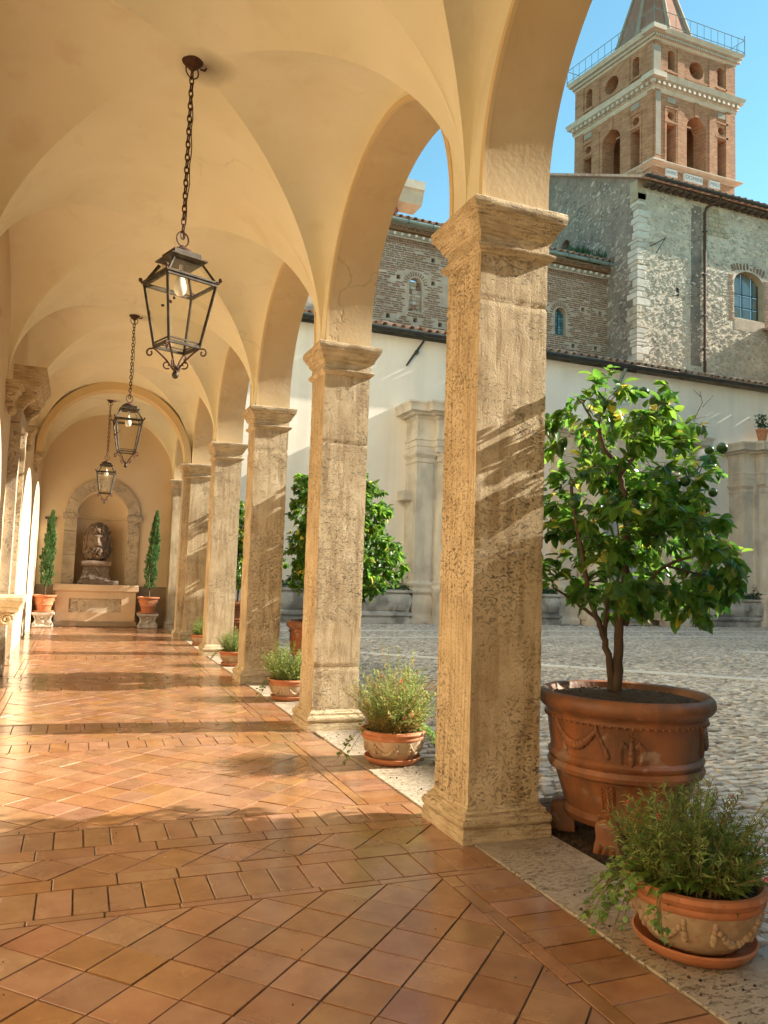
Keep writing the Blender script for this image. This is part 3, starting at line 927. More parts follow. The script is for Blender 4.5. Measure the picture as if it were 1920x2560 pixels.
# transverse rib at the fifth pillar
def rib(y0, y1, drop, m):
    mb = MB(); n = 48; rx = (XR - XL) / 2
    ring = []
    for k in range(n + 1):
        a = PI * k / n
        ring.append(((XC - (rx - .02) * math.cos(a), HS + (HV + .02) * math.sin(a)), (XC - (rx - drop) * math.cos(a), HS + (HV - drop) * math.sin(a))))
    vs = []
    for (o, i) in ring:
        vs += [(o[0], y0, o[1]), (i[0], y0, i[1]), (i[0], y1, i[1]), (o[0], y1, o[1])]
    fs = []
    for k in range(n):
        b = k * 4; e = b + 4
        fs += [(b, b + 1, e + 1, e), (b + 1, b + 2, e + 2, e + 1), (b + 2, b + 3, e + 3, e + 2)]
    mb.add(vs, fs)
    return obj('transverse_rib', mb, m, log, 40)
rib(PC[5] - .20, PC[5] + .20, .15, M['rib'])

# ---- end wall with niche
def tess_face(mb, outer, holes, to3d, flip=False):
    loops = [outer] + holes
    tris = mgeo.tessellate_polygon([[Vector((p[0], p[1], 0)) for p in l] for l in loops])
    flat = [p for l in loops for p in l]
    mb.add([to3d(p[0], p[1]) for p in flat], [t[::-1] if flip else t for t in tris])
def reveal(mb, poly, to3d, to3d_back, closed=True):
    n = len(poly)
    vs = [to3d(*p) for p in poly] + [to3d_back(*p) for p in poly]
    mb.add(vs, [(i, (i + 1) % n, n + (i + 1) % n, n + i) for i in range(n if closed else n - 1)])
def archpoly(x0, x1, z0, zs, n=16, rise=None):
    r = (x1 - x0) / 2; c = (x0 + x1) / 2; h = rise or r
    return [(x0, z0), (x1, z0), (x1, zs)] + [(c + r * math.cos(PI * k / n), zs + h * math.sin(PI * k / n)) for k in range(1, n)] + [(x0, zs)]
NX0, NX1, NZ0, NZS = -2.29, -1.03, 1.08, 2.86
mb = MB()
hole = archpoly(NX0, NX1, NZ0, NZS)
tess_face(mb, [(XL, 0), (XO, 0), (XO, TOP), (XL, TOP)], [hole], lambda x, z: (x, YEND, z))
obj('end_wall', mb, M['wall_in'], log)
mb = MB()                       # niche: half-cylinder with quarter-sphere head
rr = (NX1 - NX0) / 2; cc = (NX0 + NX1) / 2
nseg = 20; vs = []; fs = []
lev = [NZ0, NZS]
for z in lev:
    for k in range(nseg + 1):
        a = PI * k / nseg
        vs.append((cc - rr * math.cos(a), YEND + .62 * math.sin(a), z))
fs += [(k, k + 1, nseg + 2 + k, nseg + 1 + k) for k in range(nseg)]
for j in range(1, 9):
    b = PI / 2 * j / 8
    for k in range(nseg + 1):
        a = PI * k / nseg
        vs.append((cc - rr * math.cos(a) * math.cos(b), YEND + .62 * math.sin(a) * math.cos(b), NZS + rr * math.sin(b)))
    o = (1 + j) * (nseg + 1); p = o - (nseg + 1)
    fs += [(p + k, p + k + 1, o + k + 1, o + k) for k in range(nseg)]
fs.append(tuple(range(nseg + 1)))
mb.add(vs, fs)
obj('niche_shell', mb, M['wall_in'], log, 50)
mb = MB().tube([(cc - (rr + .0) * math.cos(PI * k / 20), YEND + .60 * math.sin(PI * k / 20), NZS - .03) for k in range(21)], .035, 6)
obj('niche_string_course', mb, M['wall_in'], log)
# stone frame of the niche
FW = .30
nf = thing('niche_surround', 'arched travertine surround framing the niche at the end of the loggia', 'niche frame', (cc, YEND, NZ0))
for s, x in ((-1, NX0 - FW), (1, NX1)):
    z = NZ0
    for h in (.75, .62, .40):
        obj('jamb_block', MB().bbox(x, x + FW, YEND - .07, YEND + .02, z + .003, z + h - .003, .006), M['slab'], nf)
        z += h
    obj('impost', MB().bbox(x - .05 if s < 0 else x - .03, x + FW + (.03 if s < 0 else .05), YEND - .11, YEND + .02, NZS - .10, NZS + .06, .012), M['slab'], nf)
nv = 7
for k in range(nv):
    a0, a1 = PI * k / nv + .004, PI * (k + 1) / nv - .004
    mb = MB(); poly = []
    for t in range(5):
        a = a0 + (a1 - a0) * t / 4
        poly.append((cc - rr * math.cos(a), NZS + .06 + rr * math.sin(a)))
    for t in range(4, -1, -1):
        a = a0 + (a1 - a0) * t / 4
        poly.append((cc - (rr + FW) * math.cos(a), NZS + .06 + (rr + FW) * math.sin(a)))
    mb.prism(poly, 'y', YEND - .07, YEND + .02)
    obj('voussoir', mb, M['slab'], nf)
# altar-like counter under the niche
al = thing('stone_counter', 'pinkish stone counter with a recessed panel below the niche', 'counter', (cc, YEND - .2, 0))
AX0, AX1, AY = -2.70, -.73, YEND - .36
obj('plinth', MB().bbox(AX0 - .04, AX1 + .04, AY - .05, YEND + .01, 0.0, .15, .02), M['dado'], al)
mb = MB()
tess_face(mb, [(AX0, .15), (AX1, .15), (AX1, .90), (AX0, .90)], [[(-2.36, .37), (-1.09, .37), (-1.09, .72), (-2.36, .72)]], lambda x, z: (x, AY, z))
reveal(mb, [(-2.36, .37), (-1.09, .37), (-1.09, .72), (-2.36, .72)], lambda x, z: (x, AY, z), lambda x, z: (x, AY + .05, z))
mb.box(AX0, AX0 + .01, AY, YEND, .15, .90); mb.box(AX1 - .01, AX1, AY, YEND, .15, .90)
obj('front', mb, M['altar'], al)
obj('recessed_panel', MB().box(-2.38, -1.07, AY + .045, AY + .07, .35, .74), M['slab'], al)
obj('counter_top', MB().bbox(AX0 - .05, AX1 + .05, AY - .06, YEND + .30, .902, 1.078, .02), M['altar'], al)
for x0, x1 in ((XL + .02, AX0 - .06), (AX1 + .06, XR)):
    obj('dado', MB().bbox(x0, x1, YEND - .03, YEND + .01, 0, 1.05, .01), M['dado'], log)
# small dark wall vent at the left of the niche
vn = thing('wall_vent', 'small dark framed wall lamp box beside the left cypress', 'wall box', (-2.93, YEND - .03, 2.62))
obj('frame', MB().bbox(-3.06, -2.78, YEND - .10, YEND, 2.72, 2.78, .01), M['grille'], vn)
obj('box', MB().bbox(-3.00, -2.84, YEND - .07, YEND, 2.50, 2.72, .01), M['grille'], vn)
obj('lens', MB().bbox(-2.98, -2.86, YEND - .085, YEND - .071, 2.54, 2.70, .005), M['greyglass'], vn)

# portal hood and shelf on the rear wall
hd = thing('door_surround', 'carved travertine door surround with bracketed hood on the rear wall', 'doorway', (XL, 12.7, 0))
D0, D1 = 11.95, 13.55
for y in (D0 + .12, D1 - .34):
    obj('jamb', MB().bbox(XL, XL + .13, y, y + .22, 0, 3.55, .012), M['slab'], hd)
obj('lintel', MB().bbox(XL, XL + .14, D0 + .10, D1 - .10, 3.552, 3.76, .012), M['slab'], hd)
obj('door_leaf', MB().bbox(XL, XL + .05, D0 + .345, D1 - .345, 0, 3.55, .01), M['wall_in'], hd)
mb = MB().rect_sweep([(-.1, 4.0), (-.02, 4.02), (0, 4.06), (.03, 4.10), (.03, 4.16), (.07, 4.22), (.10, 4.28), (.10, 4.34), (.0, 4.36)], XL - .15, XL + .33, D0 + .06, D1 - .06)
for k in range(10):
    y = D0 + .12 + k * (D1 - D0 - .24) / 9
    mb.box(XL + .18, XL + .28, y - .035, y + .035, 3.95, 4.015)
obj('hood', mb, M['trav_cap'], hd, 35)
for y in (D0 + .14, D1 - .30):
    poly = [(XL, 3.50), (XL + .06, 3.52), (XL + .10, 3.62), (XL + .13, 3.74), (XL + .20, 3.84), (XL + .29, 3.90), (XL + .31, 4.0), (XL, 4.0)]
    mb = MB().prism(poly, 'y', y, y + .16)
    mb.tube([(XL + .22 + .055 * math.cos(t) * (1 - t / 12), y - .005, 3.92 + .055 * math.sin(t) * (1 - t / 12)) for t in [k * .6 for k in range(14)]], .014, 5)
    obj('console', mb, M['trav_cap'], hd, 35)
sh = thing('wall_bracket', 'scrolled stone bracket shelf fixed low on the rear wall', 'bracket', (XL, 10.6, .7))
mb = MB().rect_sweep([(0, .98), (.02, .99), (.02, 1.04), (.06, 1.10), (.06, 1.155), (.05, 1.165)], XL - .05, XL + .38, 10.1, 10.75)
obj('shelf', mb, M['trav_cap'], sh, 35)
poly = [(XL, .66), (XL + .08, .66), (XL + .10, .72), (XL + .18, .80), (XL + .30, .84), (XL + .35, .90), (XL + .36, .98), (XL, .98)]
mb = MB().prism(poly, 'y', 10.2, 10.65)
mb.tube([(XL + .27 + .075 * math.cos(t) * (1 - t / 14), 10.19, .895 + .075 * math.sin(t) * (1 - t / 14)) for t in [k * .6 for k in range(18)]], .016, 5)
obj('scroll', mb, M['trav_cap'], sh, 35)

# ------------------------------------------------------------------ pillars
def pillar(k):
    py = PY[k]
    lab = ['travertine pillar just behind the viewer',
           'nearest tall travertine pillar, half in leaf shade, beside the big lemon pot',
           'second travertine pillar, fully sunlit, between the two garlanded herb bowls',
           'third travertine pillar, crossed by slanting leaf shadows',
           'fourth slim looking travertine pillar with patched plaster above',
           'fifth travertine pillar with a stepped pilaster facing the corridor',
           'last travertine pillar built against the niche wall'][k]
    t = thing('travertine_pillar', lab, 'pillar', (.3, py + .3, 0), group='travertine pillars of the arcade')
    x0, x1, y0, y1 = .055, .545, py + .062, py + .531
    ns = 14 if k < 4 else 5
    amp = .0045
    prof = [(.057, -.01), (.058, .02), (.056, .06), (.053, .076), (.044, .080), (.054, .088), (.062, .105), (.060, .128), (.047, .145), (.034, .149), (.034, .168), (.024, .172), (.010, .186), (.002, .200), (-.01, .2)]
    base = MB().rect_sweep(prof, x0, x1, y0, y1, ns, amp, k * 7.1, caps=False)
    obj('base', base, M['trav_cap'], t, 40)
    nz = 150 if k in (1, 2) else (90 if k == 3 else 30)
    zz = [.198 + (3.602 - .198) * i / nz for i in range(nz + 1)]
    seams = (1.74, 3.30) if k in (1, 3, 5) else (2.9, .62)
    prof = []
    for z in zz:
        o = 0
        for sm in seams:
            if abs(z - sm) < .014: o = -.008
        prof.append((o, z))
    sh_ = MB().rect_sweep(prof, x0, x1, y0, y1, ns + 8, 0.003, k * 3.3, caps=False)
    obj('shaft', sh_, M['trav'], t, 40)
    prof = [(-.01, 3.600), (.004, 3.602), (.012, 3.612), (.034, 3.628), (.040, 3.640), (.040, 3.654), (.030, 3.660), (.008, 3.664), (.006, 3.735), (.020, 3.745), (.026, 3.758), (.034, 3.762),
            (.040, 3.785), (.058, 3.812), (.072, 3.832), (.074, 3.846), (.088, 3.850), (.088, 3.862), (.094, 3.872), (.095, 3.915), (.09, 3.921), (0, 3.923)]
    cap = MB().rect_sweep(prof, x0, x1, y0, y1, ns, .0045, k * 5.7, caps=False)
    obj('capital', cap, M['trav_cap'], t, 40)
    if k == 5:
        a0, a1, b0, b1 = -.10, .06, py + .14, py + .45
        mb = MB().rect_sweep([(.045, -.01), (.045, .076), (.04, .08), (.048, .105), (.036, .145), (.02, .17), (0, .2)] + [(0, .2 + 3.4 * i / 12) for i in range(1, 13)], a0, a1, b0, b1, 4, .004, 2, caps=False)
        obj('pilaster', mb, M['trav'], t, 40)
        mb = MB().rect_sweep([(0, 3.6), (.03, 3.63), (.03, 3.655), (.006, 3.665), (.006, 3.735), (.03, 3.76), (.06, 3.82), (.07, 3.85), (.078, 3.87), (.078, 3.918), (0, 3.92)], a0, a1, b0, b1, 4, .003, 2, caps=False)
        obj('pilaster_capital', mb, M['trav_cap'], t, 40)
for k in range(7): pillar(k)

# ------------------------------------------------------------------ lanterns
def spiral(c, r0, turns, n, plane, start=0.0, sgn=1):
    pts = []
    for k in range(n + 1):
        t = k / n
        a = start + sgn * turns * 2 * PI * t
        r = r0 * (1 - .75 * t)
        pts.append((c[0] + plane[0] * r * math.cos(a), c[1] + plane[1] * r * math.cos(a), c[2] + r * math.sin(a)))
    return pts
def lantern(loc, zc, rz, label):
    # loc: hook point on the vault; zc: height of the chain; lantern hangs with its local origin at the hook
    t = thing('hanging_lantern', label, 'lantern', loc, rz, 'hanging lanterns', world_verts=False)
    PINV[t.name] = Matrix.Identity(4)
    L = -zc
    mb = MB().lathe([(.01, .03), (.085, .02), (.095, 0), (.08, -.03), (.045, -.065), (.02, -.09), (.012, -.1)], 16)
    mb.tube([(.055 * math.cos(a), 0, -.10 + .06 * math.sin(a)) for a in [k * PI / 8 for k in range(16)]], .006, 5, closed=True)
    mb.tube([(.07, 0, -.05), (.11, 0, -.045), (.12, 0, -.02)], .009, 5)
    obj('ceiling_rose', mb, M['rust'], t, 45)
    mb = MB(); z = -.10; k = 0
    while z > L + .17:
        pts = []
        for i in range(10):
            a = 2 * PI * i / 10
            px, pz = .017 * math.cos(a), .036 * math.sin(a)
            pts.append((px, 0, z - .03 + pz) if k % 2 else (0, px, z - .03 + pz))
        mb.tube(pts, .0062, 5, closed=True)
        z -= .053; k += 1
    obj('chain', mb, M['rust'], t, 60)
    cab = [(.012 + .022 * math.sin(PI * i / 18) + .006 * math.sin(i * 1.7), .012, -.09 + (L + .17) * i / 18 + .05 * i / 18) for i in range(19)]
    obj('cable', MB().tube(cab, .0045, 5), M['black'], t, 60)
    zt = L
    mb = MB().tube([(.05 * math.cos(a), 0, zt + .125 + .058 * math.sin(a)) for a in [k * PI / 9 for k in range(18)]], .007, 5, closed=True)
    mb.lathe([(.012, zt + .075), (.02, zt + .06), (.075, zt + .035), (.085, zt + .02), (.08, zt + .0), (.01, zt - .005)], 20)
    obj('finial_cap', mb, M['rust'], t, 45)
    # frame geometry
    a0, a1, a2 = .132, .204, .127
    z0, z1, z2 = zt - .085, zt - .235, zt - .74
    mb = MB()
    mb.rect_sweep([(-.16, zt + .0), (0, zt - .002), (0, zt - .045), (.035, zt - .05), (.04, zt - .062), (.0, zt - .07), (-.02, z0)], -a0 + .02, a0 - .02, -a0 + .02, a0 - .02)
    obj('roof_cap', mb, M['iron'], t)
    mb = MB()
    def bar(p, q, w):
        p, q = Vector(p), Vector(q)
        d = (q - p); ln = d.length
        m = Matrix.Translation(p) @ d.to_track_quat('Z', 'Y').to_matrix().to_4x4()
        mb.box(-w, w, -w, w, 0, ln, m)
    sg = [(-1, -1), (1, -1), (1, 1), (-1, 1)]
    for i in range(4):
        s, e = sg[i], sg[(i + 1) % 4]
        bar((s[0] * (a0 - .01), s[1] * (a0 - .01), z0), (s[0] * a1, s[1] * a1, z1), .009)
        bar((s[0] * a1, s[1] * a1, z1), (s[0] * a2, s[1] * a2, z2), .0092)
        for (a, z, w) in ((a1, z1 - .012, .011), (a1 + .012, z1 + .006, .007), (a2, z2, .0105), (a2 + .004, z2 + .03, .005)):
            bar((s[0] * a, s[1] * a, z), (e[0] * a, e[1] * a, z), w)
    bar((-a1, -a1 + .03, z1 - .27), (-a1 - .02, -a1 + .03, z1 - .27), .007)
    obj('frame', mb, M['iron'], t)
    for s in sg:
        mb = MB().ball((s[0] * (a1 + .022), s[1] * (a1 + .022), z1 + .03), .017, 8)
        mb.tube([(s[0] * (a1 + .01), s[1] * (a1 + .01), z1), (s[0] * (a1 + .022), s[1] * (a1 + .022), z1 + .02)], .008, 5)
        obj('corner_knob', mb, M['rust'], t, 60)
    obj('latch_knob', MB().ball((-a1 + .065, -a1 - .0, z1 - .2), .012, 7), M['rust'], t, 60)
    obj('latch_knob', MB().ball((-a1 + .04, -a1 + .0, z1 - .235), .014, 7), M['rust'], t, 60)
    for i in range(4):
        s, e = sg[i], sg[(i + 1) % 4]
        for (A, B, za, zb) in ((a1 - .008, a2 - .004, z1 - .02, z2 + .01), (a0 - .014, a1 - .012, z0, z1 + .004)):
            v = [(s[0] * A, s[1] * A, za), (e[0] * A, e[1] * A, za), (e[0] * B, e[1] * B, zb), (s[0] * B, s[1] * B, zb)]
            obj('glass_pane', MB().add(v, [(0, 1, 2, 3)]), M['pane'], t)
    mb = MB().lathe([(.006, zt - .16), (.020, zt - .165), (.028, zt - .185), (.040, zt - .215), (.049, zt - .25), (.050, zt - .275), (.044, zt - .305), (.024, zt - .328), (.003, zt - .335)], 18)
    obj('bulb', mb, M['bulb'], t, 60)
    mb = MB().tube([(0, 0, zt - .06), (0, 0, zt - .165)], .017, 8)
    obj('lamp_holder', mb, M['card'], t, 60)
    zb = z2 - .215
    for s in sg:
        d = (s[0] / math.sqrt(2), s[1] / math.sqrt(2))
        R = a2 * math.sqrt(2)
        pl = []
        for k in range(13):
            u = k / 12
            rr_ = R * (1 - u) ** .85 * 1.0 + .01 * u
            zz = z2 - .01 - .175 * (u ** 1.1) - .02 * math.sin(PI * u)
            rr_ += .035 * math.sin(PI * u) * -1
            pl.append((d[0] * rr_, d[1] * rr_, zz))
        out = [(d[0] * (R + .035 + .032 * math.cos(a) * (1 - j / 14)), d[1] * (R + .035 + .032 * math.cos(a) * (1 - j / 14)), z2 - .032 + .032 * math.sin(a) * (1 - j / 14)) for j, a in enumerate([PI / 2 + 2.2 - .62 * q for q in range(11)])][::-1]
        mb = MB().tube(pl, .0075, 6)
        mb.tube([(d[0] * R, d[1] * R, z2 - .008)] + [(d[0] * (R + .03 + .033 * math.sin(a) * (1 - j / 16)), d[1] * (R + .03 + .033 * math.sin(a) * (1 - j / 16)), z2 - .045 + .035 * math.cos(a) * (1 - j / 16)) for j, a in enumerate([-.4 + .6 * q for q in range(11)])], .007, 5)
        mb.tube([(d[0] * (.02 + .05 + .035 * math.cos(a) * (1 - j / 16)), d[1] * (.02 + .05 + .035 * math.cos(a) * (1 - j / 16)), zb + .075 + .035 * math.sin(a) * (1 - j / 16)) for j, a in enumerate([-2.2 + .6 * q for q in range(11)])], .006, 5)
        obj('scroll', mb, M['rust'], t, 60)
    mb = MB().ball((0, 0, zb - .005), .027, 10, (1, 1, 1.15))
    mb.tube([(0, 0, zb + .07), (0, 0, zb + .01)], [.012, .018], 8)
    obj('pendant_ball', mb, M['iron'], t, 60)
    return t
def hookz(y):
    return HS + HV + .055
lantern((-1.575, 6.12, hookz(0) - .015), hookz(0) - 4.02, math.radians(20), 'nearest and largest looking wrought iron lantern hanging on a rusty chain')
lantern((-1.585, 12.95, hookz(0) - .015), hookz(0) - 4.13, math.radians(3), 'middle wrought iron lantern of the row, hanging beyond the largest one')
lantern((-1.70, 19.92, hookz(0) - .015), hookz(0) - 4.07, math.radians(-4), 'farthest small looking lantern, hanging in front of the niche arch')

# ------------------------------------------------------------------ stone head in the niche
def stone_head(c, h):
    t = thing('head_sculpture', 'colossal brown bearded stone head on a carved pedestal in the niche', 'sculpture', c)
    n, m = 96, 90
    vs = []; fs = []
    k_ = h / 1.2
    def g(d, s): return math.exp(-(d / s) ** 2)
    def surf(th, phi):
        x, y, z = math.sin(th) * math.cos(phi), -math.cos(th) * math.cos(phi), math.sin(phi)
        px, py, zz = x * .33, y * .37, z * .60
        if zz < -.1: px *= 1 + .25 * min(1, (-.1 - zz) / .3); py *= 1 + .10 * min(1, (-.1 - zz) / .3)
        if zz > .1: px *= 1.08
        f = max(0, -y)
        ax = abs(px)
        d = 0
        d += .105 * g(ax, .05) * g(zz - .035, .10) * f           # nose
        d += .05 * g(ax, .075) * g(zz + .045, .035) * f
        d += .06 * g(zz - .165, .04) * g(ax - .10, .13) * f      # brow
        d -= .085 * g(zz - .085, .05) * g(ax - .125, .065) * f   # sockets
        d += .040 * g(zz - .085, .026) * g(ax - .122, .042) * f  # eyeballs
        d += .030 * g(zz + .03, .07) * g(ax - .17, .07) * f
        d += .055 * g(zz + .105, .028) * g(ax - .04, .11) * f    # moustache
        d -= .050 * g(zz + .150, .020) * g(ax, .075) * f         # mouth
        d += .035 * g(zz + .185, .025) * g(ax, .06) * f
        hair = min(1, max(0, (zz - .25) / .05) + max(0, (-zz - .17) / .06) + max(0, (.35 - f) / .2))
        w = math.sin(px * 46 + 2.2 * math.sin(zz * 17) + 9 * mnoise.noise(Vector((px * 4, py * 4, zz * 4)))) 
        d += hair * (.035 + .035 * w)
        if f > .2: return (px * (1 + .25 * d), py - d * min(1, f * 1.4), zz)
        q = math.sqrt(px * px + py * py) + 1e-6
        return (px * (1 + d / q), py * (1 + d / q), zz)
    for j in range(m + 1):
        phi = -PI / 2 + PI * j / m
        for i in range(n):
            p = surf(2 * PI * i / n, phi)
            vs.append((c[0] + p[0] * k_, c[1] + p[1] * k_, c[2] + (p[2] + .56) * k_))
    for j in range(m):
        for i in range(n):
            i2 = (i + 1) % n
            fs.append((j * n + i, j * n + i2, (j + 1) * n + i2, (j + 1) * n + i))
    obj('head', MB().add(vs, fs), M['statue'], t, 60)
    rn = random.Random(5)
    mb = MB()
    def lock(th, ph0, ph1, r):
        pts = []
        for q in range(7):
            u = q / 6
            p = surf(th + .10 * math.sin(u * 6 + th * 5), ph0 + (ph1 - ph0) * u)
            pts.append((c[0] + p[0] * k_ * 1.04, c[1] + p[1] * k_ * 1.04, c[2] + (p[2] + .56) * k_))
        mb.tube(pts, [r * v for v in (.6, 1, 1.1, 1, .9, .7, .3)], 6)
    for q in range(13):                                       # fringe over the forehead, beard rows
        th = -1.0 + 2.0 * q / 12
        lock(th, .85, .38 + .06 * (q % 2), .028 * h)
    for row, (a, b) in enumerate(((-.32, -.75), (-.62, -1.12))):
        for q in range(12):
            th = -1.25 + 2.5 * (q + .5 * row) / 11.5
            if row == 0 and abs(th) < .25: continue
            lock(th, a - .1 * rn.random(), b - .1 * rn.random(), .030 * h)
    for s in (-1, 1):
        for q in range(4): lock(s * (1.1 + .12 * q), .5 - .08 * q, -.35 - .1 * q, .03 * h)
    tag(obj('locks', mb, M['statue'], t, 60), kind='stuff')
    return t
stone_head((-1.76, YEND + .06, 1.70), 1.04)
pd = thing('carved_pedestal', 'dark carved Roman pedestal with flaring foot under the stone head', 'pedestal', (-1.76, YEND + .06, 1.08))
mb = MB().rect_sweep([(.17, 1.08), (.17, 1.15), (.13, 1.18), (.09, 1.26), (.055, 1.36), (.05, 1.50), (.05, 1.55)], -2.03, -1.49, YEND - .18, YEND + .26, 6, .012, 3)
obj('block', mb, M['statue_d'], pd, 45)
obj('top_slab', MB().rect_sweep([(.05, 1.552), (.085, 1.565), (.095, 1.60), (.095, 1.67), (.07, 1.695)], -2.03, -1.49, YEND - .18, YEND + .26, 5, .008, 5), M['statue'], pd, 45)
mb = MB()
for i in range(3):
    for k in range(3):
        x, z = -1.97 + .21 * i + .02, 1.24 + .10 * k
        yy = YEND - .18 - (.10 - .05 * k if k else .12)
        mb.tube([(x - .04, yy, z), (x, yy - .012, z + .04), (x + .04, yy, z), (x, yy - .012, z - .04)], .010, 5, closed=True)
mb.tube([(-1.98, YEND - .26, 1.26), (-1.76, YEND - .25, 1.50), (-1.54, YEND - .26, 1.26)], .012, 5)
obj('relief', mb, M['statue'], pd, 60)
cd = thing('name_card', 'small white card leaning beside the carved pedestal', 'card', (-1.27, YEND - .2, 1.08))
obj('card', MB().box(-1.36, -1.19, YEND - .20, YEND - .185, 1.081, 1.19), M['card'], cd)
obj('foot', MB().box(-1.33, -1.22, YEND - .185, YEND - .13, 1.081, 1.10), M['card'], cd)

# ------------------------------------------------------------------ foliage helpers
def leaf_mesh(name, m, wid=.5, fold=.16, droop=.25, rows=3):
    mb = MB(); vs = [(0, 0, 0)]
    for k in range(1, rows + 1):
        t = k / (rows + 1)
        w = wid * .5 * math.sin(PI * t ** .85) ** .8
        z = -droop * t * t
        vs += [(-w, t, z + fold * w), (0, t, z - .02), (w, t, z + fold * w)]
    vs.append((0, 1, -droop))
    fs = [(0, 2, 1), (0, 3, 2)]
    for k in range(rows - 1):
        a = 1 + 3 * k
        fs += [(a, a + 1, a + 4, a + 3), (a + 1, a + 2, a + 5, a + 4)]
    a = 1 + 3 * (rows - 1); e = len(vs) - 1
    fs += [(a, a + 1, e), (a + 1, a + 2, e)]
    mb.add(vs, fs)
    return mesh_of(name, mb, m, 180)
LEAF = leaf_mesh('lemon_leaf', M['leaf'], .56, .35, .22)
LEAFY = leaf_mesh('lemon_leaf_yellow', M['leaf_y'], .54, .35, .30)
HERB = {k: leaf_mesh('herb_' + k, M[k], .22, .3, .25, 2) for k in ('herb', 'herb_d', 'herb_t')}
PETAL = leaf_mesh('petal', M['flower'], .7, .3, .2, 1)
BOXL = leaf_mesh('box_leaf', M['box'], .7, .25, .2, 1)
CYPL = leaf_mesh('cypress_spray', M['cypress'], .42, .3, -.15, 1)
mb = MB()
iv = [(0, 0), (.22, -.10), (.46, .05), (.36, .28), (.52, .55), (.26, .60), (0, 1.0), (-.26, .60), (-.52, .55), (-.36, .28), (-.46, .05), (-.22, -.10)]
mb.add([(0, .35, -.05)] + [(x, y, .10 * abs(x) - .12 * y * y) for x, y in iv], [(0, 1 + k, 1 + (k + 1) % 12) for k in range(12)])
IVY = mesh_of('ivy_leaf', mb, M['ivy'], 180)

def leaf_mx(p, d, size, roll=None, up=None):
    d = Vector(d).normalized()
    q = d.to_track_quat('Y', 'Z').to_matrix().to_4x4()
    r = Matrix.Rotation(random.uniform(-.8, .8) if roll is None else roll, 4, 'Y')
    s = Matrix.Diagonal((size * random.uniform(.85, 1.15), size, size, 1))
    return Matrix.Translation(p) @ q @ r @ s

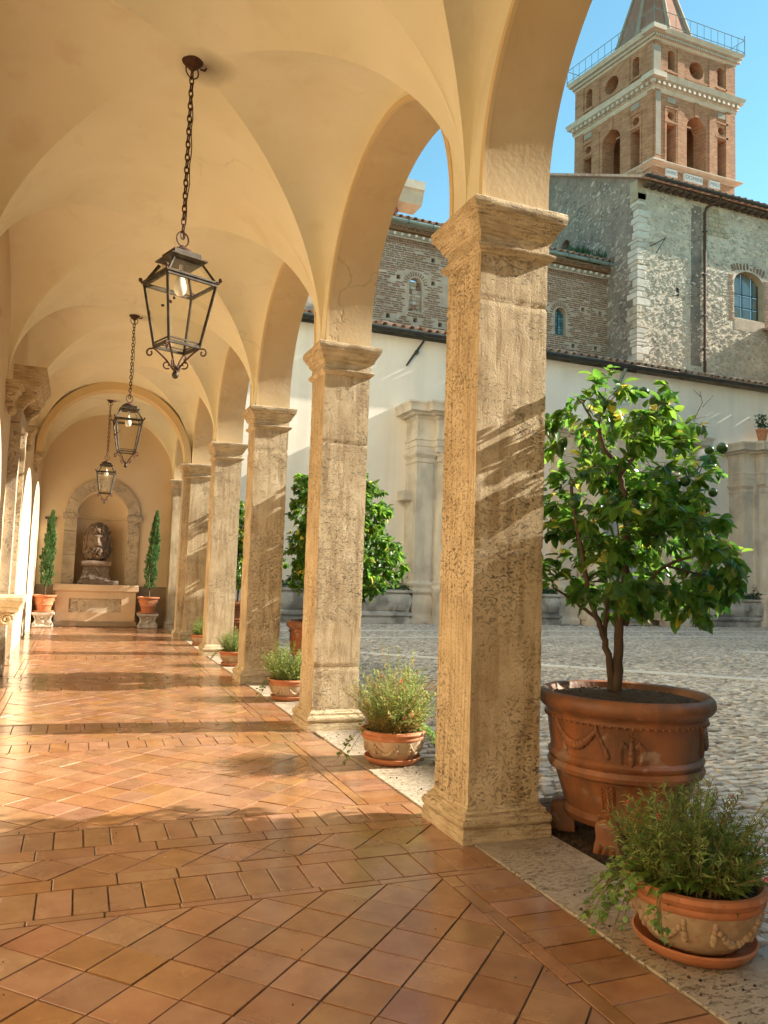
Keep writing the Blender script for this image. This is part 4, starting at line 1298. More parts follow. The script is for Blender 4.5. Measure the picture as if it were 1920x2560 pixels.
# ------------------------------------------------------------------ terracotta pots
def garland(mb, R, z, a0, a1, sag, rad, n=14, off=.01):
    for k in range(n + 1):
        t = k / n
        a = a0 + (a1 - a0) * t
        zz = z - sag * math.sin(PI * t)
        mb.ball(((R(zz) + off) * math.cos(a), (R(zz) + off) * math.sin(a), zz), rad * (1 + .45 * math.sin(PI * t)) * (1 + .15 * (k % 2)), 7)
def big_pot(loc, rz, label, group):
    t = thing('lemon_pot', label, 'plant pot', loc, rz, group, world_verts=False)
    PINV[t.name] = Matrix.Identity(4)
    prof = [(.36, .10), (.425, .115), (.445, .15), (.43, .175), (.425, .18), (.47, .30), (.500, .375), (.508, .38), (.545, .395), (.556, .42), (.545, .445), (.530, .45), (.548, .465), (.553, .478), (.540, .495), (.53, .50),
            (.548, .60), (.560, .68), (.566, .69), (.575, .70), (.575, .712), (.568, .72), (.578, .735), (.60, .745), (.622, .765), (.630, .79), (.622, .82), (.600, .838), (.585, .840), (.560, .832), (.545, .80), (.535, .75), (.52, .74)]
    obj('pot_body', MB().lathe(prof, 72, cap1=False), M['terra'], t, 40)
    obj('soil', MB().lathe([(0.001, .825), (.2, .82), (.4, .81), (.55, .795)], 40, cap0=False, cap1=False), M['soil'], t)
    mb = MB()
    for k in range(260):
        a, r = random.uniform(0, 2 * PI), .53 * math.sqrt(random.random())
        mb.ball((r * math.cos(a), r * math.sin(a), .816 - .022 * (r / .53) ** 2), random.uniform(.007, .02), 5, (1, 1, .7))
    tag(obj('soil_crumbs', mb, M['soil'], t), kind='stuff')
    def R(z): return np.interp(z, [.18, .375, .5, .68], [.425, .5, .53, .56])
    for q in range(3):                       # three pairs of swags and eagles
        c = q * 2 * PI / 3
        mb = MB()
        garland(mb, R, .665, c - .62, c + .0, .10, .018, 22, .004)
        garland(mb, R, .655, c - .60, c - .02, .080, .014, 22, .010)
        for a in (c - .62, c + .0):
            for j in range(12):
                zz = .665 - .012 * j
                mb.ball((R(zz) * math.cos(a + .012 * j), R(zz) * math.sin(a + .012 * j), zz), .018 + .006 * (j > 8), 6)
            mb.ball((R(.68) * math.cos(a), R(.68) * math.sin(a), .675), .02, 8)
        obj('swag', mb, M['terra'], t, 60)
        e = c + .42
        mb = MB()
        def P(u, z, o=.006):
            u *= 1.45; z = .60 + (z - .60) * 1.35 - .012
            return ((R(z) + o) * math.cos(e + u / .55), (R(z) + o) * math.sin(e + u / .55), z)
        for z_, r_ in ((.615, .017), (.60, .021), (.58, .025), (.56, .026), (.54, .021), (.525, .016)): mb.ball(P(0, z_), r_, 8, (1, 1, 1.2))
        mb.ball(P(.004, .637), .011, 8)
        for u in (-.016, 0, .016): mb.tube([P(u * .6, .646), P(u, .664 - abs(u) * .3)], .004, 5)
        mb.tube([P(-.018, .650), P(.018, .650)], .004, 5)
        for s in (-1, 1):
            for j in range(5):
                mb.tube([P(s * .018, .605), P(s * (.035 + .006 * j), .625 - .006 * j), P(s * (.045 + .004 * j - .012 * (j > 2)), .585 - .022 * j), P(s * (.040 - .003 * j), .560 - .02 * j)], [.009, .012, .009, .004], 5)
            mb.tube([P(s * .008, .53), P(s * .020, .508), P(s * .030, .510)], .005, 5)
        obj('eagle_emblem', mb, M['terra'], t, 60)
        g = c + .12
        mb = MB()
        for j in range(7):                    # acanthus leaf on the foot
            for s in (-1, 1):
                za = .20 + .022 * j
                mb.tube([((R(za) + .004) * math.cos(g), (R(za) + .004) * math.sin(g), za), ((R(za + .02) + .010) * math.cos(g + s * .07), (R(za + .02) + .010) * math.sin(g + s * .07), za + .03), ((R(za) + .004) * math.cos(g + s * .10), (R(za) + .004) * math.sin(g + s * .10), za + .005)], [.007, .008, .003], 5)
        mb.tube([((R(z) + .006) * math.cos(g), (R(z) + .006) * math.sin(g), z) for z in (.19, .25, .31, .36)], [.012, .014, .012, .005], 6)
        obj('acanthus_relief', mb, M['terra'], t, 60)
    mb = MB()
    for k in range(72):
        a = 2 * PI * k / 72
        mb.ball((.571 * math.cos(a), .571 * math.sin(a), .695), .013, 6, (1, 1, .8))
    obj('bead_border', mb, M['terra'], t, 60)
    for k, a in enumerate(FEET):
        mb = MB()
        m = Matrix.Translation((.44 * math.cos(a), .44 * math.sin(a), 0)) @ Matrix.Rotation(a, 4, 'Z')
        mb.rect_sweep([(.012, .0), (.012, .03), (-.004, .08), (0, .14), (-.01, .175), (-.02, .18)], -.085, .085, -.08, .08, 5, .012, k * 4.0, M=m)
        for j in (-1, 0, 1):
            mb.add(*_toe(j), m)
        obj('paw_foot', mb, M['terra'], t, 50)
    return t
def _toe(j):
    b = MB().ball((.085, j * .045, .03), .028, 7, (1.2, .8, 1))
    return b.v, b.f
FEET = [math.radians(a) for a in (219 - 212, 144 - 212, 291 - 212, 3 - 212, 74 - 212)]
LEMON_AT = [(1.13, 4.15), (1.20, 10.98), (1.22, 17.75)]
big_pot((LEMON_AT[0][0], LEMON_AT[0][1], -.03), math.radians(212), 'huge weathered terracotta pot with swags and an eagle, nearest the viewer', 'large lemon tree pots')
[o for o in bpy.data.objects if o.name == 'lemon_pot'][0].scale = (.865, .865, 1.07)
_k = [o for o in bpy.data.objects if o.name == 'lemon_pot'][0]
dup(_k, (LEMON_AT[1][0], LEMON_AT[1][1], -.03), .5, 'terracotta lemon pot glimpsed between the second and third pillars', 'large lemon tree pots')
dup(_k, (LEMON_AT[2][0], LEMON_AT[2][1], -.03), 1.4, 'farthest terracotta lemon pot, glimpsed beside the fifth pillar', 'large lemon tree pots')

# ------------------------------------------------------------------ lemon trees
def bez(p, q, bend, n=7):
    p, q = Vector(p), Vector(q)
    m = (p + q) / 2 + Vector(bend)
    return [p * (1 - t) ** 2 + m * 2 * t * (1 - t) + q * t * t for t in [k / (n - 1) for k in range(n)]]
def lemon_tree(base, limbs, lobes, n_tips, leaf, label, nleaf, fruits, keep, limit=300, seed=1, bare=()):
    random.seed(seed)
    t = thing('lemon_tree', label, 'lemon tree', base, group='lemon trees in terracotta pots')
    wood = MB(); nodes = []
    for pts, r0, r1 in limbs:
        P = [Vector(p) for p in pts]
        # smooth the polyline
        Q = []
        for k in range(len(P) - 1):
            a, b, c, d = P[max(0, k - 1)], P[k], P[k + 1], P[min(len(P) - 1, k + 2)]
            for s in range(4):
                u = s / 4
                Q.append(.5 * ((2 * b) + (-a + c) * u + (2 * a - 5 * b + 4 * c - d) * u * u + (-a + 3 * b - 3 * c + d) * u ** 3))
        Q.append(P[-1])
        Q = [q + Vector((random.gauss(0, .004), random.gauss(0, .004), 0)) for q in Q]
        rs = [r0 + (r1 - r0) * (k / (len(Q) - 1)) ** .8 for k in range(len(Q))]
        wood.tube(Q, rs, 9)
        for q, r in zip(Q[3:], rs[3:]): nodes.append((q, r))
    obj('trunk', wood, M['bark'], t, 60)
    tw = MB(); lm = []; ly = []; tips = []
    cand = []
    while len(cand) < n_tips:
        c, rad, w = random.choices(lobes, [l[2] for l in lobes])[0]
        d = Vector((random.gauss(0, 1), random.gauss(0, 1), random.gauss(0, 1))).normalized()
        p = Vector(c) + Vector([d[i] * rad[i] for i in range(3)]) * random.uniform(.35, 1.0) ** .5
        if keep(p): cand.append(p)
    root = Vector(limbs[0][0][-1])
    cand.sort(key=lambda p: min((p - q).length for q, r in nodes))
    for p in cand:
        q, r = min(nodes, key=lambda n: (n[0] - p).length + .25 * max(0, n[0].z - p.z) + n[1] * 1.2)
        L = (p - q).length
        if L < .04: continue
        pts = bez(q, p, (random.gauss(0, .05) * L, random.gauss(0, .05) * L, .22 * L), 7)
        rr0 = min(r * .75, .010 + .012 * L)
        tw.tube(pts, [max(.0022, rr0 * (1 - .85 * k / 6)) for k in range(7)], 5)
        for k in (2, 3, 4, 5): nodes.append((pts[k], rr0 * (1 - .7 * k / 6)))
        tips.append(p)
        nl = max(3, int(random.gauss(nleaf, 2)))
        for k in range(nl):
            s = random.uniform(.35, 1.0)
            i = min(5, int(s * 6)); f = s * 6 - i
            a = pts[i].lerp(pts[i + 1], f)
            ax = (pts[i + 1] - pts[i]).normalized()
            o = Vector((random.gauss(0, 1), random.gauss(0, 1), random.gauss(-.25, .7)))
            o = (o - ax * o.dot(ax)).normalized() * 1.0 + ax * .55 + Vector((0, 0, -.28))
            sz = leaf * random.uniform(.65, 1.15)
            a = a + Vector((random.gauss(0, .012), random.gauss(0, .012), random.gauss(0, .012)))
            (ly if random.random() < .035 else lm).append(leaf_mx(a, o, sz))
    for pts, r in bare: tw.tube([Vector(p) for p in pts], r, 5)
    tag(obj('branches', tw, M['bark'], t, 60), kind='stuff')
    pieces('leaf', LEAF, lm, M['leaf'], t, limit, stuff='leaf_mass')
    if ly: pieces('yellow_leaf', LEAFY, ly, M['leaf_y'], t, 40, stuff='yellow_leaf_mass')
    if fruits:
        fm = mesh_of('green_lemon', MB().lathe([(.002, -.5), (.12, -.49), (.3, -.40), (.44, -.22), (.5, 0), (.44, .22), (.28, .40), (.12, .49), (.02, .53)], 16, cap0=False, cap1=False), M['fruit'], 180)
        for p in fruits:
            put('fruit', fm, t, Matrix.Translation(p) @ Matrix.Rotation(random.uniform(-.3, .3), 4, 'X') @ Matrix.Scale(.074 * random.uniform(.85, 1.1), 4))
    print(label, len(lm), len(cand))
    return t
K1 = 330.0
def W1(x, y, dy=0.0):                       # big tree: sketch plane through its trunk
    p = px_pt(x * 1.15732, y * 1.15732, 4.2 + dy)
    return (p.x, p.y, p.z)
T1 = [
    ([W1(1333, 1492), W1(1334, 1430), W1(1337, 1360), W1(1345, 1290), W1(1352, 1220), W1(1354, 1150), W1(1350, 1090), W1(1340, 1040), W1(1325, 1000), W1(1305, 965), W1(1292, 925)], .036, .013),
    ([W1(1322, 1492, .02), W1(1316, 1430, .02), W1(1303, 1370), W1(1288, 1330, -.03), W1(1270, 1270, -.08), W1(1258, 1200, -.12), W1(1245, 1130, -.15), W1(1235, 1050, -.2)], .026, .010),
    ([W1(1306, 1375), W1(1312, 1300, .1), W1(1308, 1220, .2), W1(1290, 1165, .28), W1(1280, 1120, .3)], .017, .008),
    ([W1(1350, 1350), W1(1368, 1305, -.04), W1(1395, 1262, -.1), W1(1440, 1222, -.18), W1(1500, 1200, -.25)], .020, .008),
    ([W1(1354, 1120), W1(1385, 1075, .05), W1(1425, 1045, .1), W1(1480, 1030, .12), W1(1525, 1028, .15)], .016, .006),
    ([W1(1335, 1035), W1(1370, 985, -.05), W1(1405, 955, -.08), W1(1445, 940, -.1), W1(1490, 930, -.1)], .016, .006),
    ([W1(1290, 1335), W1(1255, 1310, .05), W1(1220, 1285, .12), W1(1195, 1270, .15)], .014, .006),
    ([W1(1338, 1340, .03), W1(1332, 1270, .12), W1(1342, 1200, .2), W1(1330, 1120, .3)], .014, .006),
    ([W1(1292, 925), W1(1300, 890, .05), W1(1320, 865, .1), W1(1345, 840, .12)], .011, .005),
    ([W1(1292, 930), W1(1270, 890, -.1), W1(1250, 860, -.15)], .010, .005),
    ([W1(1440, 1222, -.18), W1(1510, 1240, -.2), W1(1580, 1250, -.2), W1(1620, 1245, -.2)], .009, .004),
    ([W1(1354, 1180), W1(1410, 1150, .3), W1(1470, 1140, .45)], .012, .005),
]
def inhull(x, y):
    # right-hand outline of the crown, in the same sketch plane
    R = np.interp(y, [785, 830, 880, 930, 980, 1030, 1080, 1120, 1180, 1240, 1290, 1340, 1375], [1380, 1450, 1500, 1535, 1570, 1560, 1545, 1560, 1600, 1640, 1625, 1600, 1500])
    Lf = np.interp(y, [785, 860, 920, 1000, 1390], [1250, 1185, 1100, 1090, 1090])
    return Lf < x < R and 788 < y < 1385
def keep1(p):
    if p.x < .70 and 4.0 < p.y < 4.95: return False
    if p.x < .62: return False
    q = pix(p)
    if q is None: return False
    x, y = q[0] / 1.15732, q[1] / 1.15732
    if not inhull(x, y): return False
    if y > 1330 and 1250 < x < 1400: return False
    if mnoise.noise(Vector((p.x * 3.1, p.y * 3.1, p.z * 3.6))) < -.11: return False
    if y < 1060 and x > 1440 and random.random() < .4: return False
    return True
LOB1 = [((1.62, 4.15, 1.72), (.85, .75, .5), 1.0), ((1.05, 4.3, 2.35), (.62, .75, .65), 1.5), ((1.1, 4.1, 1.75), (.7, .8, .55), 1.1), ((1.5, 4.2, 2.3), (.65, .6, .5), .6)]
FR = [(1390, 848, -.2), (1415, 866, -.2), (1434, 869, -.2), (1448, 888, -.15), (1532, 972, -.1), (1560, 968, -.1), (1480, 1040, -.25), (1460, 1048, -.2), (1322, 1085, -.3), (1370, 1092, -.35), (1540, 1064, -.1), (1520, 1098, -.1), (1515, 1180, -.3), (1540, 1178, -.3), (1545, 1240, -.3), (1240, 1085, -.3)]
TWIGS = [([W1(1470, 918, -.1), W1(1500, 905, -.1), W1(1517, 870, -.1), W1(1512, 845, -.1)], [.006, .004, .003, .002]),
         ([W1(1517, 880, -.1), W1(1540, 855, -.1)], [.003, .002]), ([W1(1500, 905, -.1), W1(1525, 900, -.1)], [.003, .0015]), ([W1(1515, 858, -.1), W1(1498, 842, -.1)], [.003, .0015])]
lemon_tree((LEMON_AT[0][0], LEMON_AT[0][1], .75), T1, LOB1, 430, .094, 'big lemon tree hung with green fruit, in the nearest terracotta pot', 11, [W1(*f) for f in FR], keep1, 300, 3, TWIGS)
def simple_tree(cx, cy, label, seed, n=130):
    b = [([(cx, cy, .75), (cx + .01, cy, 1.1), (cx - .03, cy + .02, 1.6), (cx, cy, 2.3), (cx + .05, cy, 2.8)], .035, .01)]
    for k in range(6):
        a = k * 1.05 + .3
        z = 1.15 + .22 * k
        b.append(([(cx, cy, z), (cx + .2 * math.cos(a), cy + .2 * math.sin(a), z + .15), (cx + .45 * math.cos(a), cy + .45 * math.sin(a), z + .2)], .014, .006))
    lobes = [((cx + .1, cy, 1.75), (1.0, .95, .6), 1.2), ((cx - .0, cy, 2.5), (.8, .8, .65), 1.0)]
    def kp(p): return p.z > 1.18 and not (p.x < .68 and cy - .4 < p.y < cy + .7) and p.x > .45
    lemon_tree((cx, cy, .75), b, lobes, n, .10, label, 13, [], kp, 300, seed)
simple_tree(LEMON_AT[1][0] + .12, LEMON_AT[1][1], 'sunlit lemon tree seen on both sides of the second pillar', 11, 900)
simple_tree(LEMON_AT[2][0], LEMON_AT[2][1], 'farthest lemon tree, a sliver of leaves beside the third pillar', 12, 600)
random.seed(21)

# ------------------------------------------------------------------ herb bowls
SAUCER = [(.001, .004), (.20, .0), (.235, .008), (.262, .035), (.270, .052), (.262, .058), (.250, .050), (.225, .028), (.001, .022)]
BOWL = [(.10, .03), (.165, .032), (.185, .05), (.215, .09), (.243, .14), (.258, .19), (.262, .205), (.268, .21), (.274, .225), (.270, .235), (.280, .245), (.287, .262), (.280, .278), (.262, .282), (.25, .272), (.24, .25)]
def bowl_R(z): return np.interp(z, [.05, .09, .14, .19, .205], [.185, .215, .243, .258, .262])
def make_bowl(name, rz, label, group, seed, kinds, n_stem, spread, hmax, ivy_dirs, flowers, s=1.0, loc=(0, 0, 0), lily=False, limit=0, broad=0):
    random.seed(seed)
    sa = thing('pot_saucer', label[1], 'saucer', loc, 0, 'terracotta saucers', world_verts=False); PINV[sa.name] = Matrix.Identity(4)
    sa.scale = (s * .91, s * .91, s)
    obj('dish', MB().lathe(SAUCER, 48, cap0=False, cap1=False), M['terra_red'], sa, 50)
    t = thing(name, label[0], 'potted plant', loc, rz, group, world_verts=False); PINV[t.name] = Matrix.Identity(4)
    t.scale = (s, s, s)
    obj('bowl', MB().lathe(BOWL[:7], 56, cap1=False), M['terra_pale'], t, 45)
    obj('rim', MB().lathe(BOWL[6:], 56, cap0=False, cap1=False), M['terra_red'], t, 45)
    obj('soil', MB().lathe([(.001, .268), (.15, .262), (.245, .25)], 30, cap0=False, cap1=False), M['soil'], t)
    if lily:
        for q in range(5):
            e = 2 * PI * q / 5
            mb = MB()
            def P(u, z): return ((bowl_R(z) + .004) * math.cos(e + u / .25), (bowl_R(z) + .004) * math.sin(e + u / .25), z)
            mb.tube([P(0, .085), P(0, .13), P(0, .165), P(0, .19)], [.006, .016, .012, .003], 6)
            for sg in (-1, 1): mb.tube([P(sg * .006, .10), P(sg * .02, .14), P(sg * .042, .155), P(sg * .048, .135), P(sg * .036, .128)], [.006, .01, .01, .008, .004], 6)
            mb.tube([P(-.025, .115), P(.025, .115)], .007, 6)
            obj('lily_relief', mb, M['terra_pale'], t, 60)
    else:
        for q in range(5):
            c = 2 * PI * q / 5
            mb = MB()
            garland(mb, bowl_R, .175, c - .40, c + .40, .075, .011, 12, .004)
            for a in (c - .40, c + .40):
                for j in range(4):
                    z_ = .18 - .022 * j
                    mb.ball((bowl_R(z_) * math.cos(a), bowl_R(z_) * math.sin(a), z_), .012 + .004 * (j > 1), 6, (1, 1, 1.4))
            obj('garland_relief', mb, M['terra_pale'], t, 60)
    st = MB(); leaves = {k: [] for k in HERB}; pet = []
    for k in range(n_stem):
        a = random.uniform(0, 2 * PI); r = .20 * math.sqrt(random.random())
        p = Vector((r * math.cos(a), r * math.sin(a), .26))
        h = hmax * random.uniform(.35, 1.0) * (1.15 - .5 * r / .2)
        if random.random() < .12: h *= 1.35
        a += random.gauss(0, .4)
        out = spread * random.uniform(.25, 1.0) * (.35 + r / .2)
        q = p + Vector((math.cos(a) * out, math.sin(a) * out, h))
        pts = bez(p, q, (math.cos(a) * -.12 * out, math.sin(a) * -.12 * out, .25 * h), 6)
        st.tube(pts, [.0026, .0024, .002, .0018, .0015, .001], 3)
        kd = random.choices(list(kinds), list(kinds.values()))[0]
        nl = int(h * 62) + 5
        for j in range(nl):
            s_ = .06 + .92 * j / nl
            i = min(4, int(s_ * 5)); f = s_ * 5 - i
            c = pts[i].lerp(pts[i + 1], f); ax = (pts[i + 1] - pts[i]).normalized()
            o = Vector((random.gauss(0, 1), random.gauss(0, 1), random.gauss(.2, .6)))
            o = (o - ax * o.dot(ax)).normalized() + ax * .9
            kk = 'herb_t' if (s_ < .3 and random.random() < kinds.get('herb_t', 0) * 2) else kd
            leaves[kk].append(leaf_mx(c, o, random.uniform(.028, .055) * (1.15 - .5 * s_)))
        if random.random() < flowers:
            for j in range(random.randint(2, 5)):
                c = pts[4].lerp(pts[5], random.random())
                for u in range(3): pet.append(leaf_mx(c, (random.gauss(0, 1), random.gauss(0, 1), random.gauss(.3, .5)), random.uniform(.010, .017)))
    for k in range(broad):                            # broad drooping basal leaves
        a = random.uniform(0, 2 * PI); r = random.uniform(.08, .23)
        leaves['herb_d'].append(leaf_mx(Vector((r * math.cos(a), r * math.sin(a), .275 + random.random() * .05)), (math.cos(a) + random.gauss(0, .4), math.sin(a) + random.gauss(0, .4), random.uniform(-.2, 1.0)), random.uniform(.07, .13), random.gauss(0, .4)))
    for (a, ln, cnt) in ivy_dirs:                     # trailing ivy over the rim
        a -= rz
        for k in range(cnt):
            aa = a + random.gauss(0, .22)
            p0 = Vector((.22 * math.cos(aa), .22 * math.sin(aa), .27))
            p1 = Vector((.31 * math.cos(aa), .31 * math.sin(aa), .29 + random.uniform(-.02, .06)))
            d = ln * random.uniform(.5, 1.0)
            p2 = Vector(((.33 + d * .5) * math.cos(aa + .1), (.33 + d * .5) * math.sin(aa + .1), max(.02, .28 - d * 1.0)))
            p3 = Vector(((.34 + d) * math.cos(aa + .2), (.34 + d) * math.sin(aa + .2), max(.015, .28 - d * 1.5)))
            pts = [p0 * (1 - u) ** 3 + p1 * 3 * u * (1 - u) ** 2 + p2 * 3 * u * u * (1 - u) + p3 * u ** 3 for u in [j / 9 for j in range(10)]]
            st.tube(pts, .0022, 4)
            for j in range(int(16 * d / .3) + 6):
                i = random.randint(1, 8)
                c = pts[i].lerp(pts[i + 1], random.random()) + Vector((random.gauss(0, .015), random.gauss(0, .015), random.gauss(.012, .012)))
                o = Vector((math.cos(aa) + random.gauss(0, .7), math.sin(aa) + random.gauss(0, .7), random.gauss(-.3, .4)))
                leaves.setdefault('ivy', []).append(leaf_mx(c, o, random.uniform(.020, .036)))
    tag(obj('stems', st, M['stem'], t), kind='stuff')
    for kk, ms in leaves.items():
        if not ms: continue
        me = IVY if kk == 'ivy' else HERB[kk]
        nm = 'ivy_leaf' if kk == 'ivy' else {'herb': 'herb_leaf', 'herb_d': 'olive_leaf', 'herb_t': 'dry_leaf'}[kk]
        if kk == 'ivy' and limit:
            pieces(nm, me, ms, M['ivy'], t, min(limit, 200), key=lambda m: -m.to_scale().x, stuff='ivy_mass')
        else:
            merged(nm + '_mass', me, ms, M[kk], t, smooth=True)
    if pet: merged('red_flowers', PETAL, pet, M['flower'], t, smooth=True)
    return t
G1 = 'herb bowls on the threshold between pillars'
make_bowl('herb_bowl', .9, ('nearest garlanded terracotta bowl with bushy herbs and trailing ivy', 'red saucer under the nearest herb bowl'), G1, 5, {'herb_d': 1.0, 'herb': .6, 'herb_t': .06}, 300, .19, .40,
          [(2.75, .14, 12), (3.2, .10, 6), (2.35, .07, 3)], .03, 1.045, (.395, 2.758, .006), limit=200, broad=150)
make_bowl('herb_bowl', .3, ('sunlit garlanded bowl of feathery yellow green herbs between the first two pillars', 'red saucer under the feathery yellow green herb bowl'), G1, 8, {'herb': 1.0, 'herb_t': .42, 'herb_d': .12}, 380, .27, .58,
          [(-.37, .22, 16), (.2, .2, 8), (2.9, .26, 3)], .06, .98, (.365, 6.17, .006), limit=120)
make_bowl('herb_bowl', 1.1, ('garlanded bowl with loose silvery sprigs between the second and third pillars', 'red saucer under the bowl of loose silvery sprigs'), G1, 9, {'herb': 1.0, 'herb_d': .5}, 240, .26, .52,
          [(3.3, .2, 4)], .05, .90, (.31, 9.45, .006), limit=60)
make_bowl('herb_bowl', .2, ('lily patterned bowl of round bushy herbs between the third and fourth pillars', 'red saucer under the lily patterned bowl'), G1, 10, {'herb_d': 1.0, 'herb': .6}, 220, .19, .44,
          [(3.0, .16, 3)], .02, .85, (.28, 12.93, .006), lily=True)
make_bowl('herb_bowl', .7, ('farthest bowl with a wispy bush beside the fifth pillar', 'red saucer under the farthest herb bowl'), G1, 14, {'herb_d': .8, 'herb': .7}, 190, .17, .48,
          [(3.2, .14, 3)], .02, .78, (.26, 16.42, .006))

# ------------------------------------------------------------------ cypress pots at the niche
def cyp_pot(x, label, lean, h, seed):
    random.seed(seed)
    y = YEND - .62
    cs = thing('carved_capital_stand', label[1], 'stand', (x, y, 0), group='antique capitals used as pot stands')
    mb = MB().rect_sweep([(-.02, .0), (.0, .02), (.0, .05), (-.02, .07), (-.05, .14), (-.06, .22), (-.02, .30), (.0, .315), (.02, .33), (.02, .37), (0, .375)], x - .24, x + .24, y - .22, y + .22, 8, .008, seed)
    obj('block', mb, M['marbl_w'], cs, 40)
    mb = MB()
    for yy in (y - .20,):
        for s in (-1, 1):
            mb.tube([(x + s * (.19 + .045 * math.cos(t) * (1 - t / 14)), yy - .01, .085 + .05 * math.sin(t) * (1 - t / 14)) for t in [k * .6 for k in range(14)]], .013, 5)
            mb.tube([(x + s * .19, yy, .12), (x + s * .16, yy + .01, .2), (x + s * .20, yy - .01, .30)], [.02, .015, .02], 6)
            for j in range(3): mb.ball((x + s * (.03 + .035 * j), yy + .02, .17 + .035 * j), .028, 7, (1, .6, 1.3))
        mb.ball((x, yy + .02, .15), .05, 8, (1, .6, 1.2)); mb.ball((x, yy + .02, .26), .035, 8, (1.6, .6, 1))
    obj('volutes', mb, M['marbl_w'], cs, 60)
    sa = thing('pot_saucer', label[2], 'saucer', (x, y, .376), group='terracotta saucers')
    obj('dish', MB().lathe([(.001, .376), (.20, .378), (.235, .395), (.24, .42), (.22, .415), (.18, .40), (.001, .395)], 30, Matrix.Translation((x, y, 0)), cap0=False, cap1=False), M['terra_red'], sa, 50)
    t = thing('potted_cypress', label[0], 'potted tree', (x, y, .40), group='potted cypresses flanking the niche')
    T = Matrix.Translation((x, y, 0))
    obj('pot', MB().lathe([(.14, .40), (.165, .405), (.17, .43), (.18, .52), (.20, .55), (.212, .56), (.205, .575), (.235, .70), (.245, .745), (.27, .752), (.285, .775), (.282, .80), (.25, .805), (.235, .78), (.23, .74)], 36, T, cap1=False), M['terra_red'], t, 45)
    obj('soil', MB().lathe([(.001, .785), (.236, .77)], 24, T, cap0=False, cap1=False), M['soil'], t)
    mb = MB()
    for s in (0, PI / 2, PI, 1.5 * PI):
        a = s - PI / 2
        mb.ball((x + .228 * math.cos(a), y + .228 * math.sin(a), .665), .028, 8, (1, .5, 1))
    obj('medallion', mb, M['terra_red'], t, 60)
    obj('trunk', MB().tube([(x, y, .78), (x + lean * .1, y, 1.0), (x + lean * .5, y, 1.5), (x + lean, y, .8 + h)], [.024, .02, .014, .004], 7), M['bark'], t, 60)
    ms = []
    for k in range(2600):
        u = random.random() ** .8
        z = 1.0 + (h - .2) * u
        w = .150 * math.sin(PI * min(1, (u * .86 + .14)) ** .7) ** .75 * (1 + .22 * math.sin(z * 9 + seed) * math.sin(z * 23))
        a = random.uniform(0, 2 * PI); r = w * math.sqrt(random.uniform(.25, 1)) * (1 + .2 * math.sin(3 * a + z * 7))
        cx = x + lean * (.05 + .95 * u)
        ms.append(leaf_mx(Vector((cx + r * math.cos(a), y + r * math.sin(a), z)), (math.cos(a) * .6, math.sin(a) * .6, 1.1), random.uniform(.05, .10)))
    merged('foliage', CYPL, ms, M['cypress'], t, smooth=True)
cyp_pot(-2.93, ('left slim potted cypress, leaning slightly right, by the wall box', 'carved white capital carrying the left cypress pot', 'saucer under the left cypress pot'), .07, 2.05, 31)
cyp_pot(-.44, ('right slim potted cypress beside the last pillar', 'carved white capital carrying the right cypress pot', 'saucer under the right cypress pot'), .10, 2.20, 32)

random.seed(99)
# ------------------------------------------------------------------ courtyard end wall with tiled eave
WY = 25.0
ww = thing('courtyard_wall', 'long pale plastered wall closing the far side of the courtyard', 'wall', (14, WY, 0))
obj('wall', MB().box(XO + .06, 34, WY, WY + .6, -.1, 10.0), M['white'], ww)
obj('aisle_roof', MB().add([(XO, WY - .3, 10.12), (34, WY - .3, 10.12), (34, 30.4, 12.15), (XO, 30.4, 12.15)], [(0, 1, 2, 3)]), M['coppo'], ww)
gm = MB()
poly = [(WY - .52 + .11 * math.cos(a), 10.07 + .11 * math.sin(a)) for a in [PI + PI * k / 8 for k in range(9)]] + [(WY - .42, 10.08), (WY - .62, 10.08)]
gm.prism(poly[:9], 'x', XO + .1, 33)
gm.box(XO + .1, 33, WY - .64, WY - .40, 10.05, 10.09)
obj('gutter', gm, M['black'], ww, 40)
for k in range(24):
    x = 1.6 + 1.3 * k
    obj('gutter_strap', MB().tube([(x, WY - .40, 10.09), (x, WY - .52, 9.95), (x, WY - .645, 10.09)], .012, 5), M['zinc'], ww)
def coppo_mesh(name, ln, r0, r1, m, n=7, up=True):
    mb = MB(); vs = []
    for (y, r) in ((0, r0), (ln, r1)):
        for th_ in (0, .018):
            for k in range(n + 1):
                a = PI * k / n
                vs.append(((r - th_) * math.cos(a), y, (r - th_) * math.sin(a) * (1 if up else -1)))
    q = n + 1; fs = []
    for k in range(n):
        fs += [(k, k + 1, 2 * q + k + 1, 2 * q + k), (q + k, 3 * q + k, 3 * q + k + 1, q + k + 1), (k, q + k, q + k + 1, k + 1)]
    return mesh_of(name, mb.add(vs, fs), m, 50)
CP = coppo_mesh('roof_tile', .62, .115, .095, M['coppo'])
SL = math.atan2(2.03, 5.7)
def roof_row(x0, x1, y, z, parent, slope, rows=2, pitch=.335, limit=300, nm='roof_tile'):
    ms = []
    for r in range(rows):
        x = x0
        while x < x1:
            ms.append(Matrix.Translation((x + random.gauss(0, .012), y + r * .5 * math.cos(slope), z + r * .5 * math.sin(slope) + random.gauss(0, .006))) @ Matrix.Rotation(slope + random.gauss(0, .03), 4, 'X') @ Matrix.Rotation(random.gauss(0, .04), 4, 'Z'))
            x += pitch
    pieces(nm, CP, ms, M['coppo'], parent, limit)
roof_row(XO + .2, 31, WY - .58, 10.14, ww, SL, 3)
obj('downpipe', MB().tube([(17.3, WY - .5, 9.98), (17.3, WY - .3, 9.75), (17.3, WY - .12, 9.5), (17.3, WY - .12, 7.7)], .07, 8), M['zinc'], ww, 50)
an = thing('wall_anchor', 'slanting black iron tie anchor on the pale courtyard wall', 'iron anchor', (8.5, WY, 9.4))
